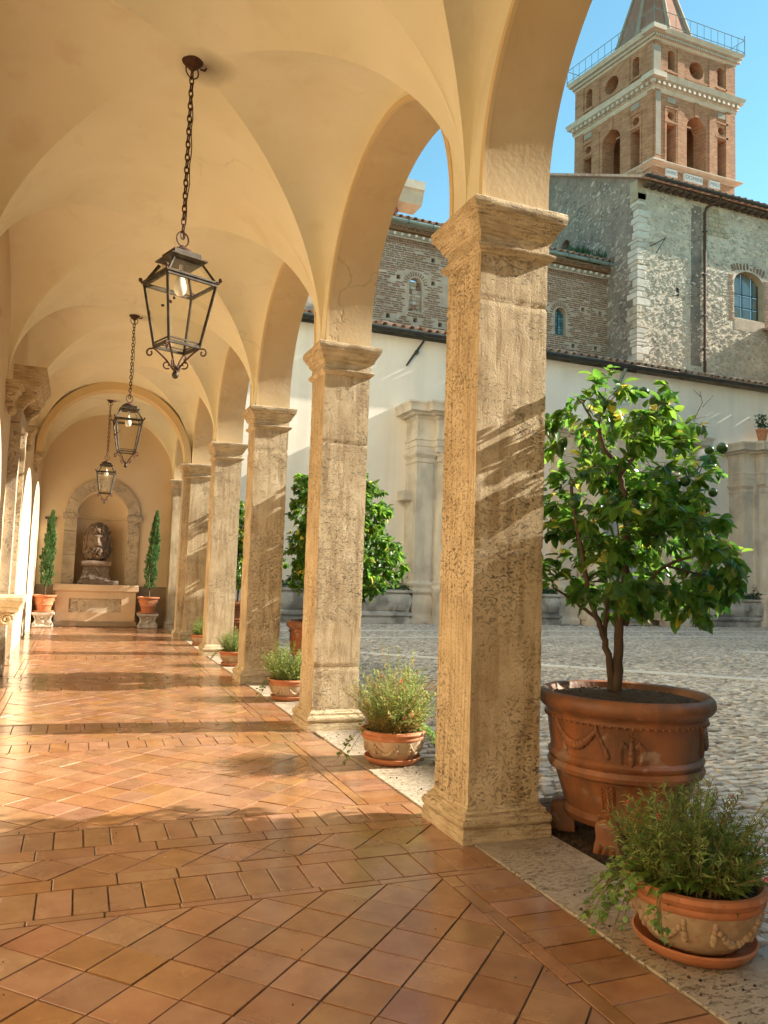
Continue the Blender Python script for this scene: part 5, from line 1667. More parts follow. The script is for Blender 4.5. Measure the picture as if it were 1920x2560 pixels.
obj('bar', MB().tube([(8.16, WY - .06, 8.98), (8.5, WY - .09, 9.5), (8.82, WY - .06, 9.98)], [.03, .045, .03], 6), M['black'], an)
obj('boss', MB().ball((8.52, WY - .12, 9.5), .085, 8), M['black'], an, 60)

# ------------------------------------------------------------------ fountain front: pilasters, columns, entablature
ft = thing('fountain_front', 'tall travertine fountain front with pilasters and columns on the courtyard wall', 'fountain', (15.6, 24.6, 0))
def pil(x0, x1, y0, y1, nm='pilaster', zb=1.42, zt=5.6):
    obj(nm, MB().bbox(x0, x1, y0, y1, zb, zt, .01), M['fount'], ft)
    obj('pedestal', MB().rect_sweep([(.10, 0), (.10, .16), (.07, .22), (.05, .26), (.03, .33), (.05, .42), (.07, .6), (.06, .85), (.02, .95), (.05, 1.0), (.09, 1.04), (.09, 1.10), (.05, 1.14), (.04, 1.2), (.08, 1.26), (.08, 1.33), (.03, 1.38), (.006, 1.42), (.006, 1.44)], x0, x1, y0, y1), M['fount'], ft, 40)
    obj('capital', MB().rect_sweep([(.006, zt - .16), (.03, zt - .14), (.03, zt - .10), (.006, zt - .09), (.006, zt), (.04, zt + .03), (.08, zt + .10), (.10, zt + .12), (.10, zt + .2), (0, zt + .21)], x0, x1, y0, y1), M['fount'], ft, 40)
def entab(x0, x1, y0, y1):
    prof = [(.0, 5.80), (.0, 6.0), (.025, 6.005), (.025, 6.2), (.06, 6.22), (.06, 6.28), (0.0, 6.30), (0.0, 6.92), (.04, 6.95), (.08, 7.02), (.22, 7.06), (.24, 7.10), (.42, 7.14), (.44, 7.34), (.50, 7.40), (.50, 7.46), (0, 7.47)]
    obj('entablature', MB().rect_sweep(prof, x0, x1, y0, y1), M['fount'], ft, 40)
def column(x, y, r=.30):
    obj('backing', MB().box(x - .47, x + .47, y + .06, WY - .002, .2, 5.795), M['fount'], ft)
    obj('column', MB().lathe([(r * 1.04, 1.42), (r, 1.7), (r, 2.6), (r * .86, 5.5), (r * .9, 5.52)], 28, Matrix.Translation((x, y, 0))), M['fount'], ft, 50)
    obj('column_capital', MB().lathe([(r * .86, 5.48), (r * .98, 5.50), (r * .98, 5.55), (r * .88, 5.57), (r * .88, 5.66), (r * 1.15, 5.74), (r * 1.2, 5.8)], 28, Matrix.Translation((x, y, 0))), M['fount'], ft, 40)
    obj('column_pedestal', MB().rect_sweep([(.08, 0), (.08, .2), (.0, .3), (0, .9), (.06, 1.0), (.06, 1.12), (.02, 1.16)], x - .32, x + .32, y - .32, y + .32), M['fount'], ft, 40)
    obj('column_base', MB().lathe([(r * 1.35, 1.16), (r * 1.38, 1.22), (r * 1.3, 1.28), (r * 1.12, 1.30), (r * 1.2, 1.36), (r * 1.04, 1.42)], 28, Matrix.Translation((x, y, 0))), M['fount'], ft, 40)
for s, xa in ((1, 8.30), (-1, 25.0)):
    def X(u): return xa + s * u
    def R(a, b): return (min(a, b), max(a, b))
    a, b = R(X(.0), X(.62)); pil(a, b, 24.05, WY)
    column(X(1.02), 24.05)
    a, b = R(X(1.42), X(2.0)); pil(a, b, 24.25, WY)
    a, b = R(X(-.02), X(.62)); entab(a, b, 24.03, WY)
    a, b = R(X(.63), X(1.42)); entab(a, b, 23.75, WY)
    a, b = R(X(1.43), X(2.05)); entab(a, b, 24.15, WY)
    obj('attic_strip', MB().box(*R(X(.6), X(1.4)), 23.9, WY, 7.47, 7.62), M['fount'], ft)
for x in (15.57, 19.2):
    column(x, 23.9, .31)
for a, b in ((14.25, 14.98), (19.85, 20.6)):
    pil(a, b, 24.3, WY)
    entab(a, b, 24.28, WY)
entab(15.2, 19.6, 23.6, WY)
obj('pediment', MB().prism([(14.9, 7.48), (19.9, 7.48), (17.4, 8.6)], 'y', 23.4, WY), M['fount'], ft)
obj('niche_panel', MB().box(15.95, 18.85, 24.9, WY - .003, .1, 5.75), M['planter'], ft)
for k in range(8):
    obj('dentil_panel', MB().box(8.93 + .1 * k, 8.98 + .1 * k, 23.68, 23.75, 6.95, 7.02), M['fount'], ft)
obj('inner_impost', MB().bbox(7.98, 8.32, 24.4, WY, 4.15, 4.5, .03), M['fount'], ft)
# sarcophagus shaped planters
def planter(x0, x1, label, seed):
    random.seed(seed)
    y0, y1 = 23.95, 24.75
    t = thing('stone_planter', label, 'planter', ((x0 + x1) / 2, 24.3, 0), group='long grey planters against the far wall')
    obj('plinth', MB().rect_sweep([(.06, 0), (.06, .14), (.0, .18), (.0, .22), (.08, .26), (.08, .33), (.02, .36), (-.02, .40)], x0, x1, y0, y1, 1), M['planter'], t, 40)
    obj('trough', MB().rect_sweep([(-.06, .40), (-.02, .44), (.03, .6), (.05, .75), (.03, .92), (-.04, .98), (-.04, 1.0), (.06, 1.02), (.06, 1.10), (-.12, 1.11), (-.12, 1.04)], x0, x1, y0, y1, 1), M['planter'], t, 40)
    for x in (x0 + .32, x1 - .32):
        obj('carved_strip', MB().rect_sweep([(.0, .45), (.03, .7), (.0, .95)], x - .14, x + .14, y0 - .06, y0), M['planter'], t, 40)
    for k in range(2):
        x = x0 + (x1 - x0) * (k + 1) / 3
        mb = MB().ball((x, y0 - .05, .72), .13, 9, (1, .35, 1.1)); mb.ball((x, y0 - .09, .70), .05, 7, (1, .8, 1.2))
        obj('lion_mask', mb, M['planter'], t, 60)
    ms = []
    for k in range(1500):
        x, y = random.uniform(x0, x1), random.uniform(y0 - .03, y1)
        z = 1.08 + .22 * random.random() * (1 + .4 * math.sin(x * 3))
        ms.append(leaf_mx(Vector((x, y, z)), (random.gauss(0, 1), random.gauss(-.3, 1), random.gauss(.5, .6)), random.uniform(.07, .13)))
    st = MB()
    for k in range(14):
        x, y = random.uniform(x0, x1), random.uniform(y0 + .1, y1)
        if k < 5: x = random.uniform(x1 - 1.3, x1)
        pts = bez((x, y, 1.08), (x + random.gauss(0, .35), y, 1.5 + random.random() * .4), (0, 0, .1), 6)
        st.tube(pts, [.008, .006, .005, .004, .003, .002], 4)
        for j in range(14): ms.append(leaf_mx(random.choice(pts), (random.gauss(0, 1), random.gauss(0, 1), random.gauss(.2, .5)), random.uniform(.06, .1)))
    tag(obj('stems', st, M['bark'], t), kind='stuff')
    merged('greenery', BOXL, ms, M['box'], t)
planter(3.2, 8.15, 'grey sarcophagus planter left of the fountain pilaster, topped with dark greenery', 4)
planter(10.6, 14.0, 'grey planter half hidden behind the lemon tree trunk, left of the columns', 5)
planter(20.9, 23.85, 'grey planter at the right, beside the right fountain pilaster', 6)
fp = thing('geranium_pot', 'small terracotta pot with a leafy plant standing on the right pilaster top', 'potted plant', (24.1, 24.3, 7.62))
obj('pot', MB().lathe([(.14, 7.63), (.19, 7.9), (.23, 8.08), (.25, 8.10), (.25, 8.18), (.2, 8.18), (.19, 8.1)], 20, Matrix.Translation((24.1, 24.3, 0)), cap1=False), M['terra_red'], fp, 40)
ms = [leaf_mx(Vector((24.1 + random.gauss(0, .13), 24.3 + random.gauss(0, .13), 8.2 + random.random() * .6)), (random.gauss(0, 1), random.gauss(0, 1), random.gauss(.3, .5)), random.uniform(.1, .16)) for k in range(180)]
merged('leaf_mass', BOXL, ms, M['box'], fp)

# ------------------------------------------------------------------ church nave: brick wall
NY = 30.2
nv_ = thing('church_nave', 'old brick church nave wall with round arched windows above the tiled eave', 'church', (14, NY, 10))
WIN = [(10.655, .335, 14.15, 12.96, 'blind'), (18.04, .335, 14.0, 13.0, 'glass')]
HOLES = [(9.85, 14.38), (11.46, 15.39), (11.49, 14.36), (9.43, 12.6), (10.69, 12.59), (11.88, 12.56), (19.3, 14.42), (20.29, 14.39), (18.78, 12.59), (20.04, 12.64), (13.1, 12.6), (14.4, 14.4), (16.0, 12.6)]
mb = MB()
hs = []
for (x, r, zs, zb, kd) in WIN: hs.append(archpoly(x - r, x + r, zb, zs, 14))
for (x, z) in HOLES: hs.append([(x - .09, z - .10), (x + .09, z - .10), (x + .09, z + .10), (x - .09, z + .10)])
to = lambda x, z: (x, NY, z)
tess_face(mb, [(-3, 9.0), (20.9, 9.0), (20.9, 16.55), (-3, 16.55)], hs, to)
for h in hs: reveal(mb, h, to, lambda x, z: (x, NY + .38, z))
obj('mortar_wall', mb, M['mortar'], nv_)
for (x, z) in HOLES: obj('putlog_shade', MB().box(x - .1, x + .1, NY + .30, NY + .32, z - .11, z + .11), M['dark'], nv_)  # black back sheets paint the shade in the putlog holes
bricks = []
z = 11.95; row = 0
while z < 15.78:
    x = 7.4 + random.uniform(0, .3)
    bh = .098
    while x < 20.62:
        ln = random.uniform(.17, .40)
        cx = x + ln / 2
        ok = True
        for (wx, r, zs, zb, kd) in WIN:
            if abs(cx - wx) < r + .05 + ln / 2 and zb - .05 < z < zs: ok = False
            if z >= zs and math.hypot(max(0, abs(cx - wx) - ln / 2), z + .03 - zs) < r + .29: ok = False
        for (hx, hz) in HOLES:
            if abs(cx - hx) < .12 + ln / 2 and abs(z + .03 - hz) < .15: ok = False
        if 11.85 < cx < 12.6 and 13.4 < z < 14.9: ok = False
        if random.random() < .07: ok = False
        if ok: bricks.append((x, z + random.gauss(0, .006), ln, bh * random.uniform(.55, .68)))
        x += ln + random.uniform(.018, .045)
    z += bh; row += 1
def brick_mesh(k):
    r = random.Random(k)
    b = MB()
    f = [(r.uniform(-.05, .05), r.uniform(-.12, .12)) for _ in range(4)]
    cs = [(0, 0), (1, 0), (1, 1), (0, 1)]
    b.add([(c[0] + q[0] * .5, .02, c[1] + q[1] * .5) for c, q in zip(cs, f)] + [(.03 + .94 * c[0] + q[0] * .4, -.018, .1 + .8 * c[1] + q[1] * .6) for c, q in zip(cs, f)],
          [(4, 5, 6, 7)] + [(i, (i + 1) % 4, 4 + (i + 1) % 4, 4 + i) for i in range(4)])
    return mesh_of('brick', b, M['brick'])
BM = [brick_mesh(k) for k in range(6)]
def vis(b): return (8.9 < b[0] < 12.3) or (17.1 < b[0] < 20.6)
bricks.sort(key=lambda b: (not vis(b), b[0] if not vis(b) else random.random()))
rest = [[] for _ in BM]
for k, (x, z, ln, h) in enumerate(bricks):
    m = Matrix.Translation((x, NY, z)) @ Matrix.Rotation(random.gauss(0, .012), 4, 'Y') @ Matrix.Diagonal((ln, 1, h, 1))
    if k < 300: put('brick', BM[k % 6], nv_, m)
    else: rest[k % 6].append(m)
for me, ms in zip(BM, rest):
    if ms: merged('brick_courses', me, ms, M['brick'], nv_)
for (wx, r, zs, zb, kd) in WIN:
    for k in range(13):
        a = PI * (k + .5) / 13
        m = Matrix.Translation((wx, NY, zs)) @ Matrix.Rotation(-(a - PI / 2) , 4, 'Y') @ Matrix.Translation((-.026, -.002, r + .05)) @ Matrix.Diagonal((.052, 1, .20, 1))
        put('voussoir_brick', BM[k % 6], nv_, m)
    mb = MB()
    pts = [(wx + r, NY - .012, zb), (wx + r, NY - .012, zs)] + [(wx + r * math.cos(PI * k / 14), NY - .012, zs + r * math.sin(PI * k / 14)) for k in range(1, 14)] + [(wx - r, NY - .012, zs), (wx - r, NY - .012, zb)]
    mb.tube(pts, .035, 5)
    obj('window_moulding', mb, M['mortar'], nv_, 40)
    if kd == 'blind':
        z = zb
        while z < zs + r:
            x = wx - r
            h = random.uniform(.12, .22)
            while x < wx + r:
                w_ = random.uniform(.15, .3)
                half = r if z + h < zs else math.sqrt(max(0, r * r - (z + h - zs) ** 2))
                a, b = max(x, wx - half), min(x + w_, wx + half)
                if b - a > .06: obj('infill_stone', MB().bbox(a + .008, b - .008, NY + .18, NY + .30, z + .006, z + h - .006, .015), random.choice([M['mortar'], M['brick'], M['stone'], M['tuff']]), nv_)
                x += w_
            z += h
    else:
        wnd = obj('window_frame', MB().box(wx - .012, wx + .012, NY + .20, NY + .23, zb, zs + r - .02), M['grille'], nv_)
        nx, nz = 4, 10
        for i in range(nx):
            for j in range(nz):
                x0 = wx - r + 2 * r * i / nx; z0 = zb + (zs + r - zb) * j / nz
                x1, z1 = x0 + 2 * r / nx, z0 + (zs + r - zb) / nz
                p = [(x0, z0), (x1, z0), (x1, z1), (x0, z1)]
                p = [(min(max(q[0], wx - math.sqrt(max(.0001, r * r - max(0, q[1] - zs) ** 2))), wx + math.sqrt(max(.0001, r * r - max(0, q[1] - zs) ** 2))), q[1]) for q in p]
                if abs(area(p)) < .003: continue
                q_ = []
                for v_ in p:
                    if not q_ or math.hypot(v_[0] - q_[-1][0], v_[1] - q_[-1][1]) > .004: q_.append(v_)
                if len(q_) < 4: continue
                p = inset(q_, .01)
                if len(p) != 4 or abs(area(p)) < .002: continue
                tz = random.gauss(0, .01)
                obj('leaded_pane', MB().add([(q[0], NY + .24 + tz * (k_ % 2), q[1]) for k_, q in enumerate(p)], [(0, 1, 2, 3)]), M['tealglass'], wnd)
        obj('window_backing', MB().box(wx - r, wx + r, NY + .30, NY + .31, zb, zs + r), M['dark'], nv_)
# eaves cornice of the nave
cx0, cx1 = -3, 20.78
def course(z0, z1, p, m, nm):
    obj(nm, MB().box(cx0, cx1, NY - p, NY + .05, z0, z1), m, nv_)
course(15.86, 15.93, .05, M['brick'], 'cornice_course')
course(16.06, 16.12, .13, M['mortar'], 'cornice_course')
course(16.36, 16.42, .24, M['brick'], 'cornice_course')
course(16.50, 16.58, .32, M['brick'], 'cornice_course')
cb = mesh_of('corbel', MB().bbox(-.055, .055, -.12, .02, -.065, .065, .015), M['quoin'])
dn = mesh_of('dentil', MB().box(-.035, .035, -.05, .02, -.035, .035), M['brick'])
ms = []; m1 = []; m2 = []
x = 7.2
while x < 20.7:
    ms.append(Matrix.Translation((x, NY - .09, 16.21 + random.gauss(0, .01)))); x += .335
    
x = 7.2
while x < 20.7:
    m1.append(Matrix.Translation((x, NY - .05, 15.99)) @ Matrix.Rotation(.78, 4, 'Z')); m2.append(Matrix.Translation((x, NY - .24, 16.46)) @ Matrix.Rotation(.78, 4, 'Z')); x += .125
pieces('corbel', cb, ms, M['quoin'], nv_)
pieces('dentil', dn, [m for m in m1 + m2], M['brick'], nv_, key=lambda m: (not ((8.9 < m.translation.x < 12.3) or (17.1 < m.translation.x < 20.7)), m.translation.x), stuff='dentil_row')
obj('eave_wall', MB().box(cx0, cx1, NY - .02, NY + .1, 15.93, 16.6), M['mortar'], nv_)
gm = MB().tube([(cx0, NY - .42, 16.70), (20.72, NY - .42, 16.70)], .095, 10)
obj('gutter', gm, M['zinc'], nv_, 50)
for k in range(12):
    x = 8.9 + 1.15 * k
    obj('gutter_strap', MB().tube([(x, NY - .42 + .1 * math.cos(a), 16.70 + .1 * math.sin(a)) for a in [q * PI / 5 for q in range(10)]], .014, 5, closed=True), M['black'], nv_)
obj('roof', MB().add([(-3, NY - .4, 16.76), (20.8, NY - .4, 16.76), (20.8, NY + 6, 19.4), (-3, NY + 6, 19.4), (-3, NY - .4, 16.66), (20.8, NY - .4, 16.66)], [(0, 1, 2, 3), (4, 5, 1, 0)]), M['coppo'], nv_)
roof_row(7.0, 20.7, NY - .50, 16.79, nv_, .41, 2, .335, 100)
obj('lead_flashing', MB().box(-3, 20.7, NY - .08, NY + .0, 11.9, 12.24), M['zinc'], nv_)
ms = [leaf_mx(Vector((random.uniform(18.6, 20.6), NY + random.uniform(0, .6), 16.9 + random.random() * .55 * random.random())), (random.gauss(0, .5), random.gauss(0, .5), 1), random.uniform(.2, .4)) for k in range(260)]
wd = thing('roof_weeds', 'grey green weeds growing on the nave roof against the stone block', 'weeds', (19.6, NY + .3, 16.8))
merged('tufts', CYPL, ms, M['box'], wd)

# ------------------------------------------------------------------ church facade end: cut stone cornice against the sky
fc = thing('facade_cornice', 'pale sunlit stone cornice end jutting into the sky above the brick nave', 'cornice', (8.5, 31.5, 17.4))
obj('moulding', MB().prism([(31.2, 18.28), (31.1, 18.55), (31.0, 18.80), (30.9, 18.86), (30.88, 19.23), (32.2, 19.23), (32.2, 18.28)], 'x', 4.0, 11.27), M['marble'], fc)
obj('facade_wall', MB().box(2.0, 9.85, 31.4, 32.6, 17.0, 18.27), M['redpl'], fc)
obj('wall_stub', MB().prism([(9.85, 17.3), (10.27, 17.95), (10.05, 18.27), (9.85, 18.27)], 'y', 31.45, 32.2), M['redpl'], fc)

# ------------------------------------------------------------------ rubble stone block (transept)
BY, BX = 28.0, 20.66
bk = thing('stone_transept', 'grey rubble stone church block with white quoins and a barred window', 'church', (25, BY, 10))
EZ = 20.0
wh = archpoly(26.38, 28.26, 14.5, 16.25, 12, .62)
mb = MB()
to = lambda x, z: (x, BY, z)
tess_face(mb, [(BX, 9), (44, 9), (44, EZ + .2), (BX, EZ + .2)], [wh], to)
obj('front_wall', mb, M['rubble'], bk)
mb = MB(); reveal(mb, wh, to, lambda x, z: (x, BY + .42, z))
obj('window_reveal', mb, M['tuff'], bk)
DEP = 10.0
mb = MB()
hv = archpoly(33.35, 34.15, 17.6, 19.1, 10)
tess_face(mb, [(BY, 9), (BY + DEP, 9), (BY + DEP, EZ + DEP * .5 + .1), (BY, EZ + .1)], [hv], lambda y, z: (BX, y, z))
reveal(mb, hv, lambda y, z: (BX, y, z), lambda y, z: (BX + .5, y, z))
obj('side_wall', mb, M['rubble_d'], bk)  # shade of this side is in the darker mortar colour
obj('side_opening_shade', MB().box(BX + .45, BX + .47, 33.3, 34.2, 17.5, 19.7), M['dark'], bk)  # near-black sheet gives the opening its shade
# window panes and bars
fr = MB()
for x in (26.40, 26.62, 27.22, 27.86, 28.22): fr.box(x - .022, x + .022, BY + .34, BY + .38, 14.5, 16.25 + .60 * math.sqrt(max(0, 1 - ((x - 27.32) / .96) ** 2)))
for z in (14.52, 15.18, 15.82): fr.box(26.38, 28.26, BY + .33, BY + .37, z - .022, z + .022)
wf = obj('barred_window', fr, M['grille'], bk)
xs = [26.38, 26.62, 27.22, 27.86, 28.26]; zs_ = [14.5, 15.18, 15.82, 16.9]
for i in range(4):
    for j in range(3):
        p = [(xs[i] + .02, zs_[j] + .02), (xs[i + 1] - .02, zs_[j] + .02), (xs[i + 1] - .02, zs_[j + 1] - .02), (xs[i] + .02, zs_[j + 1] - .02)]
        obj('glass_pane', MB().add([(q[0], BY + .40 + random.gauss(0, .004), q[1]) for q in p], [(0, 1, 2, 3)]), M['greyglass'], wf)
for k in range(11):                               # brick arch over the window
    a0 = -.95 + 1.9 * k / 11
    x = 27.32 + 1.35 * math.sin(a0) * .88
    z = 16.25 + .62 * math.sqrt(max(0, 1 - ((x - 27.32) / 1.3) ** 2))
    m = Matrix.Translation((x - .05, BY, z + .05)) @ Matrix.Rotation(a0 * .5, 4, 'Y') @ Matrix.Diagonal((.11, 1, .38, 1))
    put('voussoir_brick', BM[k % 6], bk, m)
for s, x in ((0, 26.02), (1, 28.3)):
    for k in range(20):
        m = Matrix.Translation((x + random.uniform(-.04, .04), BY, 14.3 + .115 * k)) @ Matrix.Diagonal((random.uniform(.26, .34), 1, .085, 1))
        put('jamb_brick', BM[k % 6], bk, m)
obj('window_apron', MB().box(26.38, 28.3, BY - .015, BY + .02, 13.9, 14.45), M['mortar'], bk)
# quoins
z = 11.6; k = 0
while z < 19.4:
    h = random.uniform(.16, .42); ln = random.choice([random.uniform(.42, .72), random.uniform(.18, .42)])
    if z > 19.0: m = M['tuff']
    else: m = random.choices([M['quoin'], M['rubble'], M['tuff']], [.7, .2, .1])[0]
    obj('quoin', MB().bbox(BX - .03, BX + ln, BY - .03, BY + (1.0 - ln) * .9, z + .012, z + h - .012, .03), m, bk)
    z += h; k += 1
obj('corner_pier', MB().bbox(BX - .06, BX + .42, BY - .03, BY + .5, 19.15, EZ + .1, .02), M['tuff'], bk)
# patch of squared tuff blocks
for r in range(6):
    x = 24.62 + (r % 2) * .12
    while x < 25.75:
        w_ = random.uniform(.30, .44)
        if r < 5 or x < 25.4: obj('tuff_block', MB().bbox(x + .012, x + w_ - .012, BY - .03, BY + .05, 18.25 + r * .225 + .01, 18.25 + (r + 1) * .225 - .01, .02), M['tuff'], bk)
        x += w_
# scattered stones standing proud of the mortar
def rock_mesh(k):
    r = random.Random(k + 50); b = MB(); n = 7
    an = sorted(r.uniform(0, 2 * PI) for _ in range(n))
    an = [2 * PI * i / n + r.uniform(-.3, .3) for i in range(n)]
    rad = [r.uniform(.36, .55) for _ in range(n)]
    b.add([(math.cos(a) * q, .06, math.sin(a) * q) for a, q in zip(an, rad)] + [(math.cos(a) * q * .72, -.5, math.sin(a) * q * .72) for a, q in zip(an, rad)],
          [tuple(range(n, 2 * n))] + [(i, (i + 1) % n, n + (i + 1) % n, n + i) for i in range(n)])
    return mesh_of('stone', b, M['stone'])
RK = [rock_mesh(k) for k in range(8)]
def stones(cands, nm, mt=None, meshes=None):
    cands.sort(key=lambda m: -m.to_scale().x + (0 if seen(m.translation, 0) else 10))
    rest = [[] for _ in RK]
    for k, m in enumerate(cands):
        if k < 150: put('stone', (meshes or RK)[k % 8], bk, m)
        else: rest[k % 8].append(m)
    for me, ms in zip(meshes or RK, rest):
        if ms: merged(nm, me, ms, mt or M['stone'], bk)
c1 = []
while len(c1) < 2200:
    x, z = random.uniform(BX + .3, 29.5), random.uniform(11.6, 19.7)
    if 26.0 < x < 28.7 and 13.9 < z < 17.1: continue
    if 24.5 < x < 25.95 and 18.1 < z < 19.7: continue
    if 23.72 < x < 24.4 and random.random() < .8: continue
    dens = .55 + .45 * mnoise.noise(Vector((x * .8, z * .8, 0)))
    if 15.0 < z < 15.8: dens += .3
    if random.random() > dens: continue
    w_ = abs(random.gauss(0, .06)) + .05
    c1.append(Matrix.Translation((x, BY - .005, z)) @ Matrix.Rotation(random.gauss(.15, .25), 4, 'Y') @ Matrix.Diagonal((w_ * random.uniform(1, 2.2), random.uniform(.03, .07), w_, 1)))
stones(c1, 'rubble_stones')
c2 = []
while len(c2) < 1500:
    y, z = random.uniform(BY + .2, BY + 7), random.uniform(11.9, 23)
    if z > EZ + (y - BY) * .5 - .2: continue
    if 33.1 < y < 34.4 and 17.3 < z < 19.8: continue
    if random.random() > .5 + .5 * mnoise.noise(Vector((y * .8, z * .8, 5))): continue
    w_ = abs(random.gauss(0, .055)) + .045
    c2.append(Matrix.Translation((BX + .005, y, z)) @ Matrix.Rotation(-PI / 2, 4, 'Z') @ Matrix.Rotation(random.gauss(-.5, .3), 4, 'Y') @ Matrix.Diagonal((w_ * random.uniform(1.3, 3), random.uniform(.03, .07), w_, 1)))
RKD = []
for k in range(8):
    me = RK[k].copy(); me.name = 'shaded_stone'; me.materials.clear(); me.materials.append(M['stone_d']); RKD.append(me)
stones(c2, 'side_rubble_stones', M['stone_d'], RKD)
# roof, eave boards, gutter, downpipe
obj('roof', MB().add([(BX - .25, BY - .55, EZ + .0), (44, BY - .55, EZ + .0), (44, BY + DEP, EZ + DEP * .5 + .25), (BX - .25, BY + DEP, EZ + DEP * .5 + .25),
                      (BX - .25, BY - .55, EZ - .12), (44, BY - .55, EZ - .12), (44, BY + DEP, EZ + DEP * .5 + .12), (BX - .25, BY + DEP, EZ + DEP * .5 + .12)],
                     [(0, 1, 2, 3), (7, 6, 5, 4), (4, 5, 1, 0), (0, 3, 7, 4)]), M['coppo'], bk)
for k in range(28):
    x = BX + .25 + .42 * k
    obj('eave_bracket', MB().box(x, x + .26, BY - .42, BY + .05, EZ - .24, EZ - .125), M['wood'], bk)
roof_row(BX - .2, 32.5, BY - .62, EZ + .05, bk, .46, 1, .40, 60)
obj('gutter', MB().prism([(BY - .68 + .1 * math.cos(a), EZ + .0 + .1 * math.sin(a)) for a in [PI + PI * k / 8 for k in range(9)]], 'x', BX - .1, 40), M['black'], bk, 40)
obj('downpipe', MB().tube([(25.0, BY - .66, EZ - .08), (24.98, BY - .5, EZ - .25), (24.55, BY - .14, EZ - .5), (24.48, BY - .10, EZ - .75), (24.48, BY - .10, 11.5)], .065, 8), M['rust'], bk, 50)
for z in (18.3, 16.2, 14.2, 12.6): obj('pipe_clip', MB().box(24.39, 24.57, BY - .18, BY, z, z + .05), M['black'], bk)
obj('iron_bracket', MB().tube([(21.35, BY, 17.05), (21.62, BY - .25, 17.2), (21.95, BY - .35, 17.42)], .025, 5).tube([(21.7, BY, 16.8), (21.95, BY - .35, 17.42)], .02, 5), M['black'], bk)
obj('vent', MB().box(22.86, 23.02, BY - .012, BY + .01, 14.95, 15.35), M['dark'], bk)
for k in range(5):
    p = [(23.72 + random.uniform(-.05, .05), 11.8 + 1.55 * k), (24.36, 11.8 + 1.55 * k), (24.36, 11.8 + 1.55 * (k + 1) - .02), (23.72 + random.uniform(-.05, .05), 11.8 + 1.55 * (k + 1) - .02)]
    obj('render_strip', MB().prism(p, 'y', BY - .012, BY + .02), M['rubble_d'], bk)
lw = thing('lean_to', 'small plastered lean-to with a tiled eave at the right of the church window', 'building', (28.9, 27, 12))
obj('wall', MB().box(28.55, 34, 26.2, 27.99, 11, 13.6), M['white'], lw)
obj('roof', MB().add([(28.1, 25.8, 13.55), (34, 25.8, 13.55), (34, 27.99, 14.5), (28.1, 27.99, 14.1), (28.1, 25.8, 13.65), (34, 25.8, 13.65), (34, 27.99, 14.6), (28.1, 27.99, 14.2)], [(3, 2, 1, 0), (4, 5, 6, 7), (0, 1, 5, 4), (3, 0, 4, 7)]), M['coppo'], lw)

# ------------------------------------------------------------------ bell tower
tw_ = thing('bell_tower', 'tall red brick bell tower with pale cornices and a pointed spire', 'tower', (30.5, 39, 20))
TO = Vector((28.30, 36.0, 0)); EX = Vector((1, 0, 0)); EYv = Vector((-.175, .985, 0)).normalized()
TW, TD = 6.3, 6.45
def TP(u, v, z): return TO + EX * u + EYv * v + Vector((0, 0, z))
TM = Matrix(((EX.x, EYv.x, 0, TO.x), (EX.y, EYv.y, 0, TO.y), (0, 0, 1, 0), (0, 0, 0, 1)))
def tface(z0, z1, W_, holes, dep, side, nm, m):
    mb = MB()
    if side == 'r':
        to = lambda u, z: TP(u, 0, z); bk_ = lambda u, z: TP(u, dep, z)
    else:
        to = lambda u, z: TP(0, u, z); bk_ = lambda u, z: TP(dep, u, z)
    tess_face(mb, [(0, z0), (W_, z0), (W_, z1), (0, z1)], holes, to)
    for h in holes: reveal(mb, h, to, bk_)
    obj(nm, mb, m, tw_)
def circ(x, z, r, n=20): return [(x + r * math.cos(2 * PI * k / n), z + r * math.sin(2 * PI * k / n)) for k in range(n)]
Z1, Z2 = 26.75, 31.35
